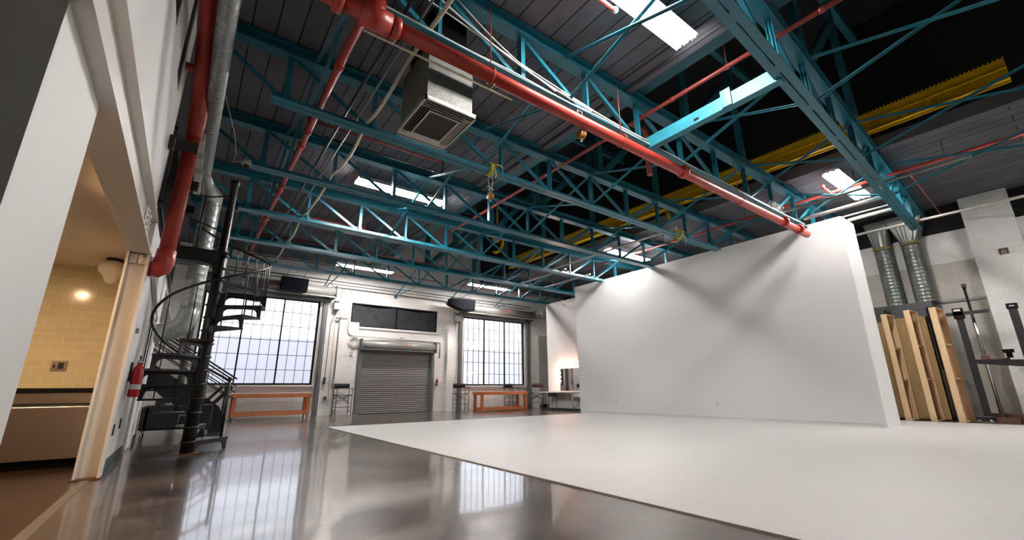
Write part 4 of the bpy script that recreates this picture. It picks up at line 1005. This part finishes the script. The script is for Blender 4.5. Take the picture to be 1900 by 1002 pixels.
for x, lab in ((4.16, 'grey motor control box at the top right of the left window'), (9.46, 'grey motor control box at the top left of the right-hand window')):
    t = thing('control_box', lab, 'control box', (x + .1, YB - .1, 4.05), 0, 'shutter motor boxes'); o = t.location
    bevel(obj('case', MB(o).box(x, x + .24, YB - .22, YB - .004, 3.86, 4.12), CONDUIT, t), .02)
    obj('motor', MB(o).lathe((x + .02, YB - .12, 4.175), [(.001, 0), (.055, 0), (.055, .18), (.001, .18)], 14, 'x'), STEELG, t)
    obj('drop_lead', MB(o).tube([(x + .06, YB - .08, 3.92), (x + .1, YB - .06, 3.7), (x - .02, YB - .05, 3.3), (x - .03, YB - .05, 1.3)], .01, 6), BLACK, t)
    obj('pull_chain', MB(o).tube([(x + .14, YB - .05, 3.92), (x + .16, YB - .05, .35)], .007, 6), CONDUITG, t)
    obj('chain_keeper', MB(o).box(x - .06, x + .0, YB - .08, YB, 1.1, 1.35), PLASTB, t)
t = thing('socket_box', 'white socket box low on the back wall between left window and chair', 'outlet', (4.2, YB, .6)); o = t.location
obj('case', MB(o).box(4.14, 4.28, YB - .05, YB, .52, .7), CONDUIT, t); obj('socket', MB(o).box(4.17, 4.25, YB - .055, YB - .05, .56, .66), PLASTB, t)
t = thing('cable_tray', 'brown steel bracket fixed on the brick beside the left shutter', 'bracket', (4.5, YB - .1, 3.55)); o = t.location
obj('plate', MB(o).box(4.3, 4.72, YB - .13, YB - .09, 3.52, 3.58), CONDUITG, t); obj('clip', MB(o).box(4.45, 4.5, YB - .15, YB - .09, 3.5, 3.6), CONDUITG, t)
t = thing('alarm_box', 'small white alarm box on the grey pier beside the partition', 'alarm box', (15.0, YB - .4, 2.35)); o = t.location
obj('case', MB(o).box(14.85, 15.0, YB - .46, YB - .4, 2.25, 2.5), PLASTW, t); obj('lens', MB(o).box(14.9, 14.95, YB - .47, YB - .46, 2.35, 2.42), PLASTB, t)

# ------------------------------------------------------------------ right side: ducts, flats, stands
def vduct(lab, y, r, ztop, hw):
    t = thing('vertical_duct', lab, 'duct', (16.0, y, 3.0), 0, 'vertical ducts on the right wall'); o = t.location; x = XR - .3
    mb = MB(o); ribbed(mb, (x, y, 3.05), (x, y, 4.75), r, .1); obj('duct_body', mb, GALVD, t)
    n = 24; vs = []
    for k in range(n):
        a = 2 * PI * k / n; vs.append((x + r * math.cos(a), y + r * math.sin(a), 4.75))
    for k in range(n):
        a = 2 * PI * k / n; c_, s_ = math.cos(a), math.sin(a); m_ = max(abs(c_), abs(s_)); vs.append((x + .26 * c_ / m_, y + hw * s_ / m_, ztop))
    mb = MB(o).add(vs, [(k, (k + 1) % n, n + (k + 1) % n, n + k) for k in range(n)])
    obj('transition', mb, GALVD, t)
    obj('seal_band', MB(o).lathe((x, y, 4.75), [(r + .005, -.04), (r + .012, -.03), (r + .012, .03), (r + .005, .04)], 24), mat('ochre_sealant', (118, 112, 70), .7), t)
    obj('collar', MB(o).box(x - .27, x + .27, y - hw - .01, y + hw + .01, ztop, ztop + .12), GALVM, t)
    if hw > .3: obj('spotlight_stub', MB(o).tube([(x - .35, y - .02, ztop + .05), (x - .35, y - .02, ztop - .12)], .03, 8), PLASTW, t)
vduct('vertical galvanised duct on the right wall, nearer the backdrop', 3.15, .21, 5.4, .25)
vduct('vertical galvanised duct on the right wall, with the wide funnel top', 2.52, .22, 5.42, .38)
t = thing('plant_cabinet', 'dark machine cabinet under the two vertical ducts', 'machine', (15.95, 3.1, 0)); o = t.location
obj('stand_frame', MB(o).box(15.79, 15.84, 2.45, 2.5, 0, 2.6).box(15.79, 15.84, 3.7, 3.75, 0, 2.6).box(16.2, 16.25, 2.45, 2.5, 0, 2.6).box(16.2, 16.25, 3.7, 3.75, 0, 2.6), BLACK, t)
obj('housing', MB(o).box(15.78, 16.28, 2.4, 3.8, 2.6, 3.05), mat('dark_grey_enamel', (58, 60, 64), .5), t)
obj('gauge', MB(o).lathe((15.78, 3.35, 2.9), [(.07, 0), (.07, -.03), (.001, -.03)], 16, 'x'), PLASTB, t)
obj('control_panel', MB(o).box(15.76, 15.84, 2.42, 2.54, 1.25, 2.9), BLACKM, t)
obj('base_rail', MB(o).box(15.78, 15.84, 2.4, 3.8, 0, .1), BLACK, t)
def flat(lab, x, y, w, rz, h, mframe, sheet, lean=0.):
    """tall timber-framed flat: stiles and rails round a thin sheet, standing on its long edge"""
    t = thing('scenery_flat', lab, 'scenery flat', (x, y, 0), rz, 'timber framed flats')
    d = .13
    obj('sheet', MB().box(0, w, d - .012, d, .015, h - .015), sheet, t)
    for a in (0, w - .025): obj('stile', MB().box(a, a + .025, 0, d, .012, h), mframe, t)
    for z in (.012, h - .025): obj('rail', MB().box(.025, w - .025, 0, d, z, z + .025), mframe, t)
    for z in (h * .36, h * .66): obj('cross_rail', MB().box(.025, w - .025, .03, d - .014, z, z + .05), mframe, t)
    mb = MB()
    for a in (.03, w - .04):
        for z in (.06, .12): mb.box(a - .03, a - .022, .03, .045, z, z + .015)
    obj('bolt_heads', mb, STEELG, t)
    mb = MB()
    for a in (.08, w - .12): mb.lathe((a, d / 2, .03), [(.001, -.012), (.03, -.012), (.03, .012), (.001, .012)], 10, 'y')
    obj('caster', mb, CHROME, t)
    return t
flat('pine framed flat with tan sheet, standing nearest the end of the backdrop', 15.0, 3.22, .59, -.06, 2.74, PINE, LUAN)
flat('wide-edged pine framed flat with tan sheet, middle one of the leaning stack', 15.0, 2.74, .59, -.08, 2.78, PINE, LUAN)
flat('pale pine flat with its open framed back showing, nearest the black stand', 15.0, 2.24, .75, -.06, 2.78, PINE, PINE)
flat('plain tan sheet flat standing behind the pine framed ones', 15.75, 2.55, .72, PI / 2, 2.66, LUAN, LUAN)
flat('second plain tan sheet flat, half hidden by the end of the backdrop', 15.75, 3.36, .36, PI / 2, 2.6, LUAN, LUAN)
t = thing('wall_bracket', 'small grey bracket high on the white brick pier', 'bracket', (XR - .25, .88, 4.1)); o = t.location
obj('plate', MB(o).box(XR - .256, XR - .249, .82, .94, 4.02, 4.14), CONDUITG, t); obj('lug', MB(o).box(XR - .29, XR - .256, .8, .83, 4.02, 4.16).box(XR - .29, XR - .256, .93, .96, 4.02, 4.16).box(XR - .29, XR - .256, .8, .96, 4.14, 4.17), BROWNB, t)
# black camera stand with arm
t = thing('camera_stand', 'black studio camera stand with a long horizontal arm and column', 'stand', (15.5, 1.92, 0)); o = t.location
bevel(obj('base', MB(o).box(15.3, 15.72, 1.8, 2.12, .04, .16), BLACK, t), .02)
obj('column', MB(o).box(15.45, 15.56, 1.86, 1.98, .16, 2.6), BLACK, t)
obj('horizontal_arm', MB(o).box(15.4, 15.46, 1.38, 2.14, 2.56, 2.64), BLACK, t)
obj('arm_carriage', MB(o).box(15.4, 15.6, 1.83, 2.01, 2.48, 2.74), BLACKM, t); obj('scale_plate', MB(o).box(15.395, 15.4, 1.86, 1.98, 2.66, 2.71), PLASTW, t)
for y in (1.86, 2.06): obj('caster', MB(o).lathe((15.3, y, .04), [(.001, -.015), (.04, -.015), (.04, .015), (.001, .015)], 12, 'x'), CHROME, t)
t = thing('chrome_column_stand', 'chrome pole stand with brown base and clamp', 'stand', (15.5, 1.7, 0)); o = t.location
obj('pole', MB(o).tube([(15.64, 1.7, .12), (15.64, 1.7, 3.28)], .036, 16), CHROME, t); obj('cap', MB(o).tube([(15.64, 1.7, 3.26), (15.64, 1.7, 3.36)], .045, 14), BROWNB, t)
obj('clamp', MB(o).box(15.58, 15.7, 1.63, 1.77, 1.36, 1.56), BROWNB, t); obj('side_arm', MB(o).tube([(15.64, 1.68, 1.46), (15.64, 1.3, 1.46)], .02, 8), BROWNB, t)
obj('camera_head', MB(o).box(15.59, 15.69, 1.24, 1.34, 1.48, 1.62).box(15.56, 15.72, 1.2, 1.38, 1.6, 1.68), BLACKM, t)
obj('base', MB(o).box(15.45, 15.82, 1.42, 1.8, 0, .12), BROWNB, t)
t = thing('tripod_arm_stand', 'black studio stand with crane arm at the right edge', 'stand', (15.3, .95, 0)); o = t.location
obj('column', MB(o).box(15.25, 15.37, .92, 1.06, .1, 2.6), BLACK, t); obj('column_cap', MB(o).box(15.23, 15.39, .9, 1.08, 2.58, 2.7), BLACKM, t)
obj('cross_arm', MB(o).prism([(15.28, 1.86, 1.36), (15.28, 1.86, 1.46), (15.28, .3, 1.38), (15.28, .3, 1.16)], (.07, 0, 0)), BLACK, t)
obj('cap_plate', MB(o).box(15.225, 15.23, .95, 1.03, 2.63, 2.65), PLASTW, t)
obj('base', MB(o).box(15.0, 15.6, .6, 1.3, 0, .1), BROWNB, t)
t = thing('brown_rail', 'brown steel rail lying on the floor beneath the studio stands', 'rail', (15.9, 1.0, 0)); o = t.location
obj('rail', MB(o).box(15.85, 15.97, -.6, 1.95, .02, .2), BROWNB, t); obj('foot', MB(o).box(15.8, 16.02, 1.6, 1.7, 0, .02), BROWNB, t); obj('foot', MB(o).box(15.8, 16.02, -.3, -.2, 0, .02), BROWNB, t)

# ------------------------------------------------------------------ daylight and view
wd = bpy.data.worlds.new('overcast_sky'); SC.world = wd; wd.use_nodes = True
bg = wd.node_tree.nodes['Background']; bg.inputs[0].default_value = (.86, .92, 1.0, 1); bg.inputs[1].default_value = 1.2
SC.view_settings.view_transform = 'Standard'; SC.view_settings.look = 'None'
SC.view_settings.gamma = 1.0; SC.view_settings.use_curve_mapping = False
SC.view_settings.exposure = 1.34
SC.cycles.use_denoising = True
SC.cycles.max_bounces = 10; SC.cycles.diffuse_bounces = 6; SC.cycles.glossy_bounces = 5; SC.cycles.transparent_max_bounces = 12
SC.cycles.sample_clamp_indirect = 6.0; SC.cycles.caustics_reflective = False; SC.cycles.caustics_refractive = False
